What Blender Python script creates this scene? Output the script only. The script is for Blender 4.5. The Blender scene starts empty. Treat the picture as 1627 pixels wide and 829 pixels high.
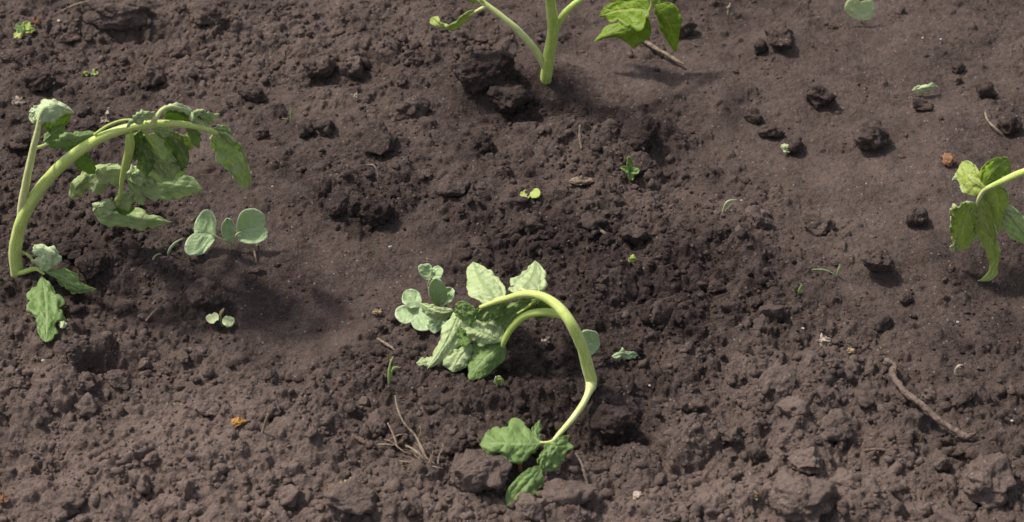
import bpy, bmesh, math, random
import numpy as np
from mathutils import Vector

RNG = np.random.default_rng(11)
random.seed(5)
scene = bpy.context.scene
COL = scene.collection
R = math.radians

# ------------------------------------------------------------------ camera
W, H = 1627.0, 829.0
DIST, PITCH, FRAME = 1.10, R(42.0), 0.62            # metres to the bed, tilt down, width seen there
HFOV = 2 * math.atan(FRAME / 2 / DIST)
cd = bpy.data.cameras.new("camera")
cam = bpy.data.objects.new("camera", cd)
COL.objects.link(cam)
cam.location = (0, -DIST * math.cos(PITCH), DIST * math.sin(PITCH))
cam.rotation_euler = (R(90) - PITCH, 0, 0)
cd.sensor_width = 36
cd.lens = 18 / math.tan(HFOV / 2)
cd.clip_start = 0.02
cd.clip_end = 500
cd.dof.use_dof = True
cd.dof.focus_distance = 1.09
cd.dof.aperture_fstop = 12.5
scene.camera = cam
CAM = np.array(cam.location)
FWD = np.array([0, math.cos(PITCH), -math.sin(PITCH)])
UP = np.array([0, math.sin(PITCH), math.cos(PITCH)])
TH = math.tan(HFOV / 2)


def at_plane(px, py, z=0.0):
    d = FWD + np.array([1, 0, 0]) * (px / W - .5) * 2 * TH - UP * (py / H - .5) * 2 * TH * H / W
    t = (z - CAM[2]) / d[2]
    return CAM + d * t


# ------------------------------------------------------------------ noise
def _hash(ix, iy, iz, seed):
    h = (ix.astype(np.int64) * 374761393 + iy.astype(np.int64) * 668265263 + iz.astype(np.int64) * 2147483647 + seed * 974634777)
    h = (h ^ (h >> 13)) * 1274126177
    h = h & 0x7fffffff
    h = (h ^ (h >> 15)) * 2246822519
    h = h & 0x7fffffff
    return h ^ (h >> 13)


def rnd(ix, iy, iz, seed):
    return (_hash(ix, iy, iz, seed) & 0xfffff) / float(0xfffff)


def vnoise2(x, y, seed=0):
    """gradient noise, about -1..1"""
    x0, y0 = np.floor(x), np.floor(y)
    fx, fy = x - x0, y - y0
    ux, uy = fx * fx * fx * (fx * (fx * 6 - 15) + 10), fy * fy * fy * (fy * (fy * 6 - 15) + 10)
    ix, iy, z = x0.astype(np.int64), y0.astype(np.int64), np.zeros_like(x0, dtype=np.int64)

    def g(dx, dy):
        a = rnd(ix + dx, iy + dy, z, seed) * 6.2831853
        return np.cos(a) * (fx - dx) + np.sin(a) * (fy - dy)
    a = g(0, 0) * (1 - ux) + g(1, 0) * ux
    b = g(0, 1) * (1 - ux) + g(1, 1) * ux
    return (a * (1 - uy) + b * uy) * 1.5


def fbm2(x, y, octaves=4, seed=0, gain=.5):
    s, a = np.zeros_like(x), 1.0
    for o in range(octaves):
        s += a * vnoise2(x + 17.3 * o, y - 9.1 * o, seed + o)
        x, y, a = x * 2.03, y * 2.03, a * gain
    return s


def vnoise3(p, seed=0):
    p0 = np.floor(p)
    f = p - p0
    u = f * f * (3 - 2 * f)
    i = p0.astype(np.int64)
    r = 0
    for dx in (0, 1):
        for dy in (0, 1):
            for dz in (0, 1):
                w = (u[..., 0] if dx else 1 - u[..., 0]) * (u[..., 1] if dy else 1 - u[..., 1]) * (u[..., 2] if dz else 1 - u[..., 2])
                r = r + w * (rnd(i[..., 0] + dx, i[..., 1] + dy, i[..., 2] + dz, seed) * 2 - 1)
    return r


def fbm3(p, octaves=4, seed=0, gain=.5):
    s, a = 0, 1.0
    for o in range(octaves):
        s = s + a * vnoise3(p + 13.7 * o, seed + o)
        p, a = p * 2.07, a * gain
    return s


def worley3(p, seed=0):
    """distance to the nearest cell point"""
    p0 = np.floor(p)
    i = p0.astype(np.int64)
    best = np.full(p.shape[:-1], 9.0)
    for dx in (-1, 0, 1):
        for dy in (-1, 0, 1):
            for dz in (-1, 0, 1):
                a, b, c = i[..., 0] + dx, i[..., 1] + dy, i[..., 2] + dz
                q = np.stack([a + rnd(a, b, c, seed), b + rnd(a, b, c, seed + 1), c + rnd(a, b, c, seed + 2)], -1)
                best = np.minimum(best, np.sum((p - q) ** 2, -1))
    return np.sqrt(best)


def lumps2(x, y, cell, seed, dens):
    """half-buried crumbs as a height field: each cell may hold one rounded crumb; returns height in units of the cell"""
    gx, gy = x / cell, y / cell
    ix, iy = np.floor(gx).astype(np.int64), np.floor(gy).astype(np.int64)
    z = np.zeros_like(ix)
    out = np.zeros_like(x)
    for dx in (-1, 0, 1):
        for dy in (-1, 0, 1):
            a, b = ix + dx, iy + dy
            qx, qy = a + rnd(a, b, z, seed), b + rnd(a, b, z, seed + 1)
            rad = .32 + .5 * rnd(a, b, z, seed + 2) ** 1.5
            asp = .75 + .5 * rnd(a, b, z, seed + 5)
            on = rnd(a, b, z, seed + 3) < dens
            d2 = ((gx - qx) * asp) ** 2 + ((gy - qy) / asp) ** 2
            hh = np.sqrt(np.clip(1 - d2 / rad ** 2, 0, 1)) * rad * (.55 + .4 * rnd(a, b, z, seed + 4))
            out = np.maximum(out, np.where(on, hh, 0))
    return out


# ------------------------------------------------------------------ the bed of soil
def _g(x, y, feats):
    s = np.zeros_like(x)
    for (px, py, sx, sy, amp) in feats:
        c = at_plane(px, py)
        k = .00038 * np.linalg.norm(c - CAM) / DIST
        s += amp * np.exp(-.5 * (((x - c[0]) / (sx * k)) ** 2 + ((y - c[1]) / (sy * k / .67)) ** 2))
    return s


RELIEF = [  # photo place, spread, height in mm
    (165, 584, 34, 10, -27), (160, 556, 50, 10, 6), (175, 612, 50, 8, 4), (110, 640, 90, 25, 4),
    (590, 345, 60, 22, -6), (580, 300, 90, 30, 5), (490, 460, 100, 40, -6),
    (800, 135, 90, 18, 7), (760, 178, 110, 12, -4), (900, 178, 70, 14, -6), (880, 120, 60, 15, 5),
    (1010, 210, 50, 22, 9), (1040, 175, 40, 12, -4), (930, 240, 60, 20, 4),
    (870, 380, 130, 22, -6), (900, 330, 110, 16, 4), (1100, 410, 110, 30, 8), (1090, 540, 130, 24, -5),
    (960, 660, 60, 25, 8), (1000, 690, 60, 15, -8), (870, 690, 90, 20, -7), (830, 640, 110, 20, 4), (760, 745, 60, 20, 7),
    (890, 590, 50, 22, -4), (790, 585, 60, 14, -4), (930, 770, 60, 18, -4),
    (1250, 640, 90, 30, 5), (1270, 790, 80, 25, 6), (1180, 740, 60, 18, -5), (1420, 770, 80, 18, -5), (1570, 765, 50, 25, 5),
    (1380, 215, 30, 10, 4), (1600, 450, 60, 20, -5), (1440, 420, 60, 14, 3), (1400, 450, 50, 10, -4),
    (150, 430, 90, 25, 5), (200, 470, 70, 14, -7), (330, 480, 40, 14, 5), (330, 500, 50, 10, -4),
    (330, 700, 130, 25, 6), (200, 770, 120, 30, 4), (450, 740, 60, 14, -4), (560, 800, 60, 20, 6), (640, 710, 60, 16, -5),
    (180, 20, 70, 18, 8), (210, 55, 80, 8, -6), (350, 15, 40, 16, 5), (510, 105, 40, 16, 5), (520, 130, 40, 8, -5), (640, 100, 60, 14, 3),
    (868, 124, 24, 8, 2.5), (27, 441, 26, 9, 3), (942, 624, 24, 9, 3), (50, 140, 40, 12, 4), (30, 330, 60, 30, -4), (1200, 330, 50, 14, 4), (1300, 330, 120, 30, -3), (1235, 65, 30, 12, 5), (1180, 700, 20, 8, 2),
]
CRUMBLY = [
    (200, 690, 300, 110, .65), (800, 800, 700, 50, .5), (1080, 430, 140, 100, .75), (860, 380, 120, 40, .7), (130, 400, 110, 70, .55),
    (1230, 650, 220, 100, .6), (1500, 760, 160, 80, .5), (250, 60, 260, 70, .5), (960, 230, 90, 50, .55), (570, 290, 70, 60, .45),
    (620, 640, 130, 70, .4), (900, 680, 120, 80, .35), (620, 90, 110, 40, .45), (70, 270, 80, 80, .4), (330, 470, 60, 30, .3), (700, 300, 90, 40, .2),
    (480, 460, 90, 55, -.7), (110, 790, 70, 26, -.5), (300, 650, 60, 30, -.3), (400, 725, 70, 26, -.4), (1420, 745, 90, 30, -.3), (1000, 745, 60, 30, -.2), (210, 700, 60, 16, -.3), (1380, 330, 190, 130, -.25), (1400, 110, 250, 120, -.2), (430, 540, 60, 40, -.3), (420, 260, 100, 70, -.15), (1540, 600, 90, 50, -.1),
    (680, 390, 60, 30, -.4), (960, 120, 60, 30, -.3), (660, 200, 60, 50, -.15), (1000, 600, 50, 30, -.1),
]
DRY_AND_SHADE = [  # dry and damp ground; some shadowed spots are painted darker here too
    (180, 740, 260, 90, .55), (380, 690, 120, 60, .25), (1250, 760, 330, 70, .45), (700, 810, 500, 40, .35), (400, 70, 300, 80, .28), (1240, 610, 130, 60, .25),
    (100, 560, 150, 50, .2), (1350, 130, 260, 140, .12), (960, 120, 80, 30, .2), (1330, 330, 130, 70, .15), (960, 300, 90, 50, .2), (640, 240, 90, 60, .1),
    (490, 460, 100, 60, -.06), (1080, 480, 130, 70, -.25), (860, 390, 110, 40, -.3), (880, 630, 120, 60, -.3), (800, 140, 90, 40, -.3),
    (140, 430, 90, 50, -.25), (580, 330, 60, 40, -.2), (1600, 440, 70, 60, -.2), (960, 680, 60, 40, -.2), (1020, 240, 50, 40, -.25),  # shadow under the right seedling and the mound's shaded side painted in
]


def h_base(x, y):
    x, y = np.asarray(x, float), np.asarray(y, float)
    return (.004 * fbm2(x / .17, y / .17, 3, 3) + .001 * _g(x, y, RELIEF))


def crumbly(x, y):
    return np.clip(.27 + .92 * _g(x, y, CRUMBLY) + .22 * fbm2(x / .05, y / .05, 3, 77), 0.04, 1)


def dry_and_shade(x, y):
    return np.clip(.30 + _g(x, y, DRY_AND_SHADE) + .14 * fbm2(x / .06, y / .06, 3, 91), 0, 1)


def h_full(x, y):
    x, y = np.asarray(x, float), np.asarray(y, float)
    c = crumbly(x, y)
    # crooked outlines for the crumbs
    w = .0022
    wx = x + w * fbm2(x / .006, y / .006, 3, 21)
    wy = y + w * fbm2(x / .006, y / .006, 3, 31)
    h = h_base(x, y)
    h = h + .0046 * fbm2(x / .045, y / .045, 4, 41, .55) * (.30 + c)
    cr = .50 * .024 * lumps2(wx, wy, .024, 101, np.clip(c - .38, 0, 1) * .7)
    cr = np.maximum(cr, .65 * .012 * lumps2(wx, wy, .012, 111, np.clip(c - .22, 0, 1) * .8) + .5 * cr)
    cr = np.maximum(cr, .75 * .0062 * lumps2(wx, wy, .0062, 121, np.clip(c - .1, 0, .65)) + .8 * cr)
    cr = cr + .9 * .0030 * lumps2(wx, wy, .0030, 131, np.clip(c * .9, .04, .8)) * (.4 + .6 * c)
    h = h + cr
    return h + .00050 * fbm2(x / .0045, y / .0045, 4, 51, .6) * (.9 + .6 * c)


def ground_z(x, y):
    return float(h_base(np.array([x]), np.array([y]))[0])


def at(px, py, hmm=0.0):
    """the point hmm millimetres above the bed that lies under pixel (px, py) of the photograph"""
    z = hmm * .001
    for _ in range(4):
        p = at_plane(px, py, z)
        z = ground_z(p[0], p[1]) + hmm * .001
    return at_plane(px, py, z)


# ------------------------------------------------------------------ object helpers
def mesh_from(name, V, F, uv=None):
    """V (n,3), F list of equal-length faces as array"""
    me = bpy.data.meshes.new(name)
    V = np.asarray(V, np.float32)
    F = np.asarray(F, np.int32)
    k = F.shape[1]
    me.vertices.add(len(V))
    me.vertices.foreach_set("co", V.ravel())
    me.loops.add(F.size)
    me.loops.foreach_set("vertex_index", F.ravel())
    me.polygons.add(len(F))
    me.polygons.foreach_set("loop_start", np.arange(0, F.size, k, dtype=np.int32))
    me.polygons.foreach_set("loop_total", np.full(len(F), k, np.int32))
    me.polygons.foreach_set("use_smooth", np.ones(len(F), bool))
    if uv is not None:
        l = me.uv_layers.new(name="UVMap")
        l.data.foreach_set("uv", np.asarray(uv, np.float32)[F.ravel()].ravel())
    me.update(calc_edges=True)
    return me


def link(name, me, mats, parent=None, loc=None):
    o = bpy.data.objects.new(name, me)
    COL.objects.link(o)
    for m in (mats if isinstance(mats, (list, tuple)) else [mats]):
        me.materials.append(m)
    if parent is not None:
        o.parent = parent
    if loc is not None:
        o.location = loc
    return o


def tag(o, label=None, cat=None, group=None, kind=None):
    if label: o["label"] = label
    if cat: o["category"] = cat
    if group: o["group"] = group
    if kind: o["kind"] = kind
    return o


def thing(name, base, label, cat, group=None):
    o = bpy.data.objects.new(name, None)
    COL.objects.link(o)
    o.empty_display_size = .01
    o.location = base
    return tag(o, label, cat, group)


def origin_of(o):
    p = np.zeros(3)
    while o is not None:
        p = p + np.array(o.location)
        o = o.parent
    return p


def attr(me, name, vals):
    a = me.attributes.new(name, 'FLOAT', 'POINT')
    a.data.foreach_set("value", np.asarray(vals, np.float32))


def catmull(P, n):
    """resample points (k,d) to n along a centripetal-ish Catmull-Rom by chord length"""
    P = np.asarray(P, float)
    if len(P) == 2:
        t = np.linspace(0, 1, n)[:, None]
        return P[0] * (1 - t) + P[1] * t
    seg = np.maximum(np.linalg.norm(np.diff(P[:, :3], axis=0), axis=1), 1e-6)
    T = np.concatenate([[0], np.cumsum(np.sqrt(seg))])
    T /= T[-1]
    m = np.zeros_like(P)
    m[1:-1] = (P[2:] - P[:-2]) / (T[2:] - T[:-2])[:, None]
    m[0] = (P[1] - P[0]) / (T[1] - T[0]) * 1.5 - m[1] * .5
    m[-1] = (P[-1] - P[-2]) / (T[-1] - T[-2]) * 1.5 - m[-2] * .5
    # even spacing by arc length
    tt = np.linspace(0, 1, 400)
    def ev(t):
        i = np.clip(np.searchsorted(T, t, side='right') - 1, 0, len(P) - 2)
        dt = (T[i + 1] - T[i])
        s = ((t - T[i]) / dt)[:, None]
        dt = dt[:, None]
        return ((2 * s**3 - 3 * s**2 + 1) * P[i] + (s**3 - 2 * s**2 + s) * dt * m[i] + (-2 * s**3 + 3 * s**2) * P[i + 1] + (s**3 - s**2) * dt * m[i + 1])
    Q = ev(tt)
    L = np.concatenate([[0], np.cumsum(np.linalg.norm(np.diff(Q[:, :3], axis=0), axis=1))])
    t2 = np.interp(np.linspace(0, L[-1], n), L, tt)
    return ev(t2)


def tube(name, pts, mat, parent=None, n=None, sides=14, rough=.06, rfreq=1.0, flat=1.0, seed=0, root=None, world=False):
    """pts: (px, py, h_mm, radius_mm) along the photo; a tapered round stem, closed at both ends"""
    if world:
        P = np.array(pts, float)
    else:
        P = np.array([list(at(p[0], p[1], p[2])) + [p[3] * .001] for p in pts])
    n = n or max(10, 8 * len(pts))
    C = catmull(P, n)
    C[:, 3] *= .93
    c, r = C[:, :3], np.maximum(C[:, 3], .00008)
    t = np.gradient(c, axis=0)
    t /= np.linalg.norm(t, axis=1)[:, None] + 1e-12
    ref = np.array([.13, .3, .94])
    V, uv = [], []
    s_prev = np.cross(t[0], ref); s_prev /= np.linalg.norm(s_prev)
    L = np.concatenate([[0], np.cumsum(np.linalg.norm(np.diff(c, axis=0), axis=1))])
    a = np.linspace(0, 2 * np.pi, sides, endpoint=False)
    for i in range(n):
        s = s_prev - t[i] * np.dot(s_prev, t[i]); s /= np.linalg.norm(s)
        b = np.cross(t[i], s)
        s_prev = s
        q = np.stack([np.cos(a) * 1.3 + 5, np.sin(a) * 1.3 + 5, np.full(sides, L[i] / .006 * rfreq)], -1)
        rr = r[i] * (1 + .025 * np.cos(5 * a + .6 * seed) + rough * vnoise3(q, seed) + rough * .5 * vnoise3(q * 2.3, seed + 4))
        V.append(c[i] + np.outer(np.cos(a) * rr, s) + np.outer(np.sin(a) * rr * flat, b))
        uv += [(k / sides, L[i] * 40) for k in range(sides)]
    V = np.concatenate(V)
    F = []
    for i in range(n - 1):
        for k in range(sides):
            k2 = (k + 1) % sides
            F.append((i * sides + k, i * sides + k2, (i + 1) * sides + k2, (i + 1) * sides + k))
    e0, e1 = len(V), len(V) + 1
    V = np.concatenate([V, [c[0] - t[0] * r[0] * .4, c[-1] + t[-1] * r[-1] * .6]])
    uv += [(0, 0), (0, 0)]
    for k in range(sides):
        k2 = (k + 1) % sides
        F.append((e0, e0, k2, k)); F.append((e1, e1, (n - 1) * sides + k, (n - 1) * sides + k2))
    # triangles at the tips
    quads = [f for f in F if f[0] != f[1]]
    tris = [(f[0], f[2], f[3]) for f in F if f[0] == f[1]]
    alltri = [(q[0], q[1], q[2]) for q in quads] + [(q[0], q[2], q[3]) for q in quads] + tris
    base = origin_of(parent) if parent is not None else V[:sides].mean(0)
    me = mesh_from(name, V - base, alltri, uv)
    return link(name, me, mat, parent, None if parent is not None else base)


def leaf(name, M, L, Rr, mats, parent=None, nu=44, nv=23, teeth=0, tooth=.0, veins=6, relief=.6, ruffle=.6, fold=.5, seed=0, thick=.35, world=False):
    """a leaf blade through three rails (left edge, midrib, right edge) of (px, py, h_mm); mats = (face, underside)"""
    rs = np.random.default_rng(seed + 900)
    tooth *= 1.35
    f = (lambda p: np.array(p, float)) if world else (lambda p: at(*p))
    m = np.array([f(p) for p in M])
    l = np.array([m[0]] + [f(p) for p in L] + [m[-1]])
    r = np.array([m[0]] + [f(p) for p in Rr] + [m[-1]])
    m, l, r = catmull(m, nu), catmull(l, nu), catmull(r, nu)
    u = np.linspace(0, 1, nu)
    v = np.linspace(-1, 1, nv)
    a = np.abs(v)
    quad = (l[:, None] * (v * (v - 1) / 2)[None, :, None] + m[:, None] * (1 - v * v)[None, :, None] + r[:, None] * (v * (v + 1) / 2)[None, :, None])
    lin = m[:, None] * (1 - a)[None, :, None] + l[:, None] * np.clip(-v, 0, 1)[None, :, None] + r[:, None] * np.clip(v, 0, 1)[None, :, None]
    S = quad * (1 - fold) + lin * fold
    if teeth:
        ph = rs.uniform(0, 1, 2)
        for side in (0, 1):
            x = u * teeth + ph[side]
            k = np.floor(x)
            fr = x - k
            dep = tooth * (.55 + .9 * rnd(k.astype(np.int64), np.full(nu, side), np.full(nu, seed), 7))
            cut = dep * (1 - np.clip(np.where(fr < .72, fr / .72, (1 - fr) / .28), 0, 1) ** .8) * np.clip(u * 8, 0, 1) * np.clip((1 - u) * 5, 0, 1)
            msk = (v < 0) if side == 0 else (v > 0)
            for j in np.where(msk)[0]:
                S[:, j] = m + (S[:, j] - m) * (1 - cut * a[j] ** 3)[:, None]
    # surface normal and relief between the veins
    du, dv = np.gradient(S, axis=0), np.gradient(S, axis=1)
    N = np.cross(du, dv)
    N /= np.linalg.norm(N, axis=2)[..., None] + 1e-12
    N[[0, -1]] = N[[1, -2]]
    wid = np.linalg.norm(l - r, axis=1)[:, None] / 2
    width = np.clip(wid / (wid.max() + 1e-9), 0, 1)
    U, Vv = u[:, None], v[None, :]
    ph = (U * veins - .9 * np.abs(Vv) + .06 * veins * np.sign(Vv))
    q = np.stack([U * 7 + 0 * Vv, Vv * 3 + 0 * U, np.full((nu, nv), seed * 3.7)], -1)
    ripple = .001 * relief * (np.abs(np.sin(np.pi * ph)) ** .6 - .5) * np.clip(np.abs(Vv) * 3, 0, 1) * (1 - .5 * np.abs(Vv)) * width
    ripple = ripple + .001 * relief * np.clip(1 - np.abs(Vv) / .16, 0, 1) * -.7 * width
    bend = .0022 * min(1.5, .6 + .4 * ruffle) * vnoise3(np.stack([U * 2.6 + 0 * Vv, np.sign(Vv) * 2.5 + 0 * U, np.full((nu, nv), seed * 1.9)], -1), seed + 3) * Vv ** 2 * width
    wav = bend + .0028 * ruffle * fbm3(q * 1.2, 3, seed) * (.35 + np.abs(Vv) ** 1.5) * width
    S = S + N * (ripple + wav)[..., None]
    V = S.reshape(-1, 3)
    uv = np.stack(np.broadcast_arrays(U, (Vv + 1) / 2), -1).reshape(-1, 2)
    idx = np.arange(nu * nv).reshape(nu, nv)
    F = np.stack([idx[:-1, :-1], idx[1:, :-1], idx[1:, 1:], idx[:-1, 1:]], -1).reshape(-1, 4)
    if np.sum(N * (CAM - S)) < 0:          # mats[0] is the side turned towards the path
        F = F[:, ::-1]
    base = origin_of(parent) if parent is not None else m[0]
    me = mesh_from(name, V - base, F, uv)
    o = link(name, me, list(mats), parent, None if parent is not None else base)
    s = o.modifiers.new("thickness", 'SOLIDIFY')
    s.thickness = thick * .001
    s.offset = 0
    s.material_offset = 1
    s.material_offset_rim = 0
    return o

# ------------------------------------------------------------------ materials
class NT:
    def __init__(self, name):
        self.m = bpy.data.materials.new(name)
        self.m.use_nodes = True
        self.t = self.m.node_tree
        self.t.nodes.clear()

    def n(self, typ, **kw):
        o = self.t.nodes.new(typ)
        for k, v in kw.items():
            if k in o.inputs.keys():
                o.inputs[k].default_value = v
            else:
                setattr(o, k, v)
        return o

    def l(self, a, b):
        self.t.links.new(a, b)

    def mix(self, fac, a, b, blend='MIX'):
        o = self.t.nodes.new('ShaderNodeMix')
        o.data_type = 'RGBA'
        o.blend_type = blend
        for sock, val in ((o.inputs[0], fac), (o.inputs[6], a), (o.inputs[7], b)):
            if isinstance(val, (int, float)):
                sock.default_value = val
            elif isinstance(val, tuple):
                sock.default_value = (*val, 1)
            else:
                self.l(val, sock)
        return o.outputs[2]

    def math(self, op, a, b=0.0, c=None, clamp=False):
        o = self.t.nodes.new('ShaderNodeMath')
        o.operation = op
        o.use_clamp = clamp
        for i, val in enumerate((a, b) if c is None else (a, b, c)):
            if isinstance(val, (int, float)):
                o.inputs[i].default_value = val
            else:
                self.l(val, o.inputs[i])
        return o.outputs[0]

    def ramp(self, fac, lo, hi):
        o = self.n('ShaderNodeMapRange', interpolation_type='SMOOTHSTEP')
        o.inputs['From Min'].default_value = lo
        o.inputs['From Max'].default_value = hi
        self.l(fac, o.inputs['Value'])
        return o.outputs[0]

    def noise(self, vec, scale, detail=3, rough=.55):
        o = self.n('ShaderNodeTexNoise')
        o.inputs['Scale'].default_value = scale
        o.inputs['Detail'].default_value = detail
        o.inputs['Roughness'].default_value = rough
        if vec is not None:
            self.l(vec, o.inputs['Vector'])
        return o.outputs[0]


def soil_material(name="soil", warm=0.0, shift=0.0):
    k = NT(name)
    pos = k.n('ShaderNodeNewGeometry').outputs['Position']
    a = k.n('ShaderNodeAttribute', attribute_name="dry").outputs['Fac']  # how dry the soil is, with some painted shade mixed in
    n1 = k.noise(pos, 42, 4, .6)
    n2 = k.noise(pos, 190, 4, .65)
    n3 = k.noise(pos, 900, 3, .6)
    d = k.math('ADD', a, k.math('MULTIPLY_ADD', n1, .8, -.40))
    d = k.math('ADD', d, k.math('MULTIPLY_ADD', n2, .8, -.40))
    d = k.math('ADD', d, k.math('MULTIPLY_ADD', n3, 1.1, -.56 + shift), clamp=True)
    c = k.mix(d, SOIL_DAMP, SOIL_DRY)
    # rusty and greyish patches
    c = k.mix(k.math('MULTIPLY', k.ramp(k.noise(pos, 75, 3), .5, .72), .35 + warm), c, SOIL_RUST)
    c = k.mix(k.math('MULTIPLY', k.ramp(k.noise(pos, 130, 2), .55, .75), .35), c, SOIL_GREY)
    # sand grains and specks of humus
    vo = k.n('ShaderNodeTexVoronoi'); vo.inputs['Scale'].default_value = 520
    k.l(pos, vo.inputs['Vector'])
    sep = k.n('ShaderNodeSeparateColor'); k.l(vo.outputs['Color'], sep.inputs[0])
    near = k.math('LESS_THAN', vo.outputs['Distance'], .30)
    c = k.mix(k.math('MULTIPLY', k.math('MULTIPLY', near, k.math('GREATER_THAN', sep.outputs[0], .965)), .38), c, (.36, .31, .26))
    c = k.mix(k.math('MULTIPLY', k.math('MULTIPLY', near, k.math('LESS_THAN', sep.outputs[0], .10)), .7), c, (.018, .014, .012))
    b = k.n('ShaderNodeBsdfPrincipled')
    k.l(c, b.inputs['Base Color'])
    b.inputs['Roughness'].default_value = .95
    b.inputs['Specular IOR Level'].default_value = .15
    hgt = k.math('ADD', k.math('MULTIPLY', n3, .5), k.math('MULTIPLY', k.noise(pos, 2200, 2), .22))
    hgt = k.math('ADD', hgt, k.math('MULTIPLY', k.noise(pos, 420, 3), .7))
    bp = k.n('ShaderNodeBump'); bp.inputs['Strength'].default_value = .95; bp.inputs['Distance'].default_value = .0022
    k.l(hgt, bp.inputs['Height']); k.l(bp.outputs[0], b.inputs['Normal'])
    o = k.n('ShaderNodeOutputMaterial'); k.l(b.outputs[0], o.inputs[0])
    return k.m


SOIL_DAMP = (.027, .0183, .0164)
SOIL_DRY = (.142, .103, .087)
SOIL_RUST = (.080, .054, .040)
SOIL_GREY = (.072, .058, .055)


def leaf_material(name, col, vein, dark, veins=6, trans=.25, rough=.55, blotch=.5, edge=None):
    k = NT(name)
    uv = k.n('ShaderNodeUVMap', uv_map="UVMap").outputs[0]
    obj = k.n('ShaderNodeTexCoord').outputs['Object']
    s = k.n('ShaderNodeSeparateXYZ'); k.l(uv, s.inputs[0])
    u, v = s.outputs[0], s.outputs[1]
    vv = k.math('MULTIPLY_ADD', v, 2, -1)
    av = k.math('ABSOLUTE', vv)
    ph = k.math('ADD', k.math('MULTIPLY_ADD', u, veins, 0), k.math('ADD', k.math('MULTIPLY', av, -.9), k.math('MULTIPLY', k.math('SIGN', vv), .06 * veins)))
    wob = k.math('MULTIPLY_ADD', k.noise(obj, 160, 2), .3, -.15)
    ph = k.math('ADD', ph, wob)
    fr = k.math('ABSOLUTE', k.math('SUBTRACT', k.math('FRACT', k.math('ADD', ph, .5)), .5))
    lat = k.math('SUBTRACT', 1, k.ramp(fr, .02, .12))
    lat = k.math('MULTIPLY', lat, k.math('SUBTRACT', 1, k.math('MULTIPLY', av, .75)))
    mid = k.math('SUBTRACT', 1, k.ramp(av, .03, .12))
    vm = k.math('MAXIMUM', mid, k.math('MULTIPLY', lat, .7))
    n1 = k.noise(obj, 110, 4, .6)
    n2 = k.noise(obj, 700, 3, .6)
    mixd = k.math('ADD', k.math('MULTIPLY', k.ramp(n1, .35, .68), blotch), k.math('MULTIPLY', k.ramp(n2, .4, .7), .25), clamp=True)
    c = k.mix(mixd, col, dark)
    c = k.mix(k.math('MULTIPLY', vm, .85), c, vein)
    if edge:
        c = k.mix(k.math('MULTIPLY', k.ramp(k.math('ADD', av, k.math('MULTIPLY_ADD', n1, .3, -.15)), .86, .99), .7), c, edge)
    b = k.n('ShaderNodeBsdfPrincipled')
    k.l(c, b.inputs['Base Color'])
    b.inputs['Roughness'].default_value = rough
    b.inputs['Specular IOR Level'].default_value = .4
    if 'Sheen Weight' in b.inputs:
        b.inputs['Sheen Weight'].default_value = .12
        b.inputs['Sheen Roughness'].default_value = .5
    bp = k.n('ShaderNodeBump'); bp.inputs['Strength'].default_value = .65; bp.inputs['Distance'].default_value = .0012
    k.l(k.math('ADD', k.math('MULTIPLY', vm, -.5), k.math('ADD', k.math('MULTIPLY', n2, .5), k.math('MULTIPLY', k.noise(obj, 330, 2), .8))), bp.inputs['Height'])
    k.l(bp.outputs[0], b.inputs['Normal'])
    t = k.n('ShaderNodeBsdfTranslucent')
    k.l(k.mix(.6, c, (.46, .60, .07)), t.inputs['Color'])
    k.l(bp.outputs[0], t.inputs['Normal'])
    mx = k.n('ShaderNodeMixShader'); mx.inputs[0].default_value = trans
    k.l(b.outputs[0], mx.inputs[1]); k.l(t.outputs[0], mx.inputs[2])
    o = k.n('ShaderNodeOutputMaterial'); k.l(mx.outputs[0], o.inputs[0])
    return k.m


def stem_material(name, col, dark, rough=.45, sss=.12):
    k = NT(name)
    uv = k.n('ShaderNodeUVMap', uv_map="UVMap").outputs[0]
    obj = k.n('ShaderNodeTexCoord').outputs['Object']
    mp = k.n('ShaderNodeMapping'); mp.inputs['Scale'].default_value = (9, 1.5, 1); k.l(uv, mp.inputs[0])
    streak = k.noise(mp.outputs[0], 1.6, 3, .6)
    n1 = k.noise(obj, 70, 3)
    n2 = k.noise(obj, 1300, 2)
    f = k.math('ADD', k.math('MULTIPLY', k.ramp(streak, .35, .65), .7), k.math('MULTIPLY', k.ramp(n1, .4, .7), .5), clamp=True)
    c = k.mix(f, col, dark)
    c = k.mix(k.math('MULTIPLY', k.ramp(n2, .56, .7), .3), c, tuple(min(1, x * 1.25 + .03) for x in col))
    c = k.mix(k.math('MULTIPLY', k.ramp(k.noise(obj, 150, 4, .65), .54, .72), .35), c, (.30, .24, .10))
    c = k.mix(k.math('MULTIPLY', k.ramp(k.noise(obj, 420, 3, .7), .62, .72), .5), c, (.16, .115, .075))
    b = k.n('ShaderNodeBsdfPrincipled')
    k.l(c, b.inputs['Base Color'])
    b.inputs['Roughness'].default_value = rough
    b.inputs['Specular IOR Level'].default_value = .4
    b.inputs['Subsurface Weight'].default_value = sss
    b.inputs['Subsurface Radius'].default_value = (.003, .004, .001)
    b.inputs['Subsurface Scale'].default_value = .6
    b.inputs['Sheen Weight'].default_value = .2
    bp = k.n('ShaderNodeBump'); bp.inputs['Strength'].default_value = .35; bp.inputs['Distance'].default_value = .0006
    k.l(k.math('ADD', streak, k.math('MULTIPLY', n2, .6)), bp.inputs['Height']); k.l(bp.outputs[0], b.inputs['Normal'])
    o = k.n('ShaderNodeOutputMaterial'); k.l(b.outputs[0], o.inputs[0])
    return k.m


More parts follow.
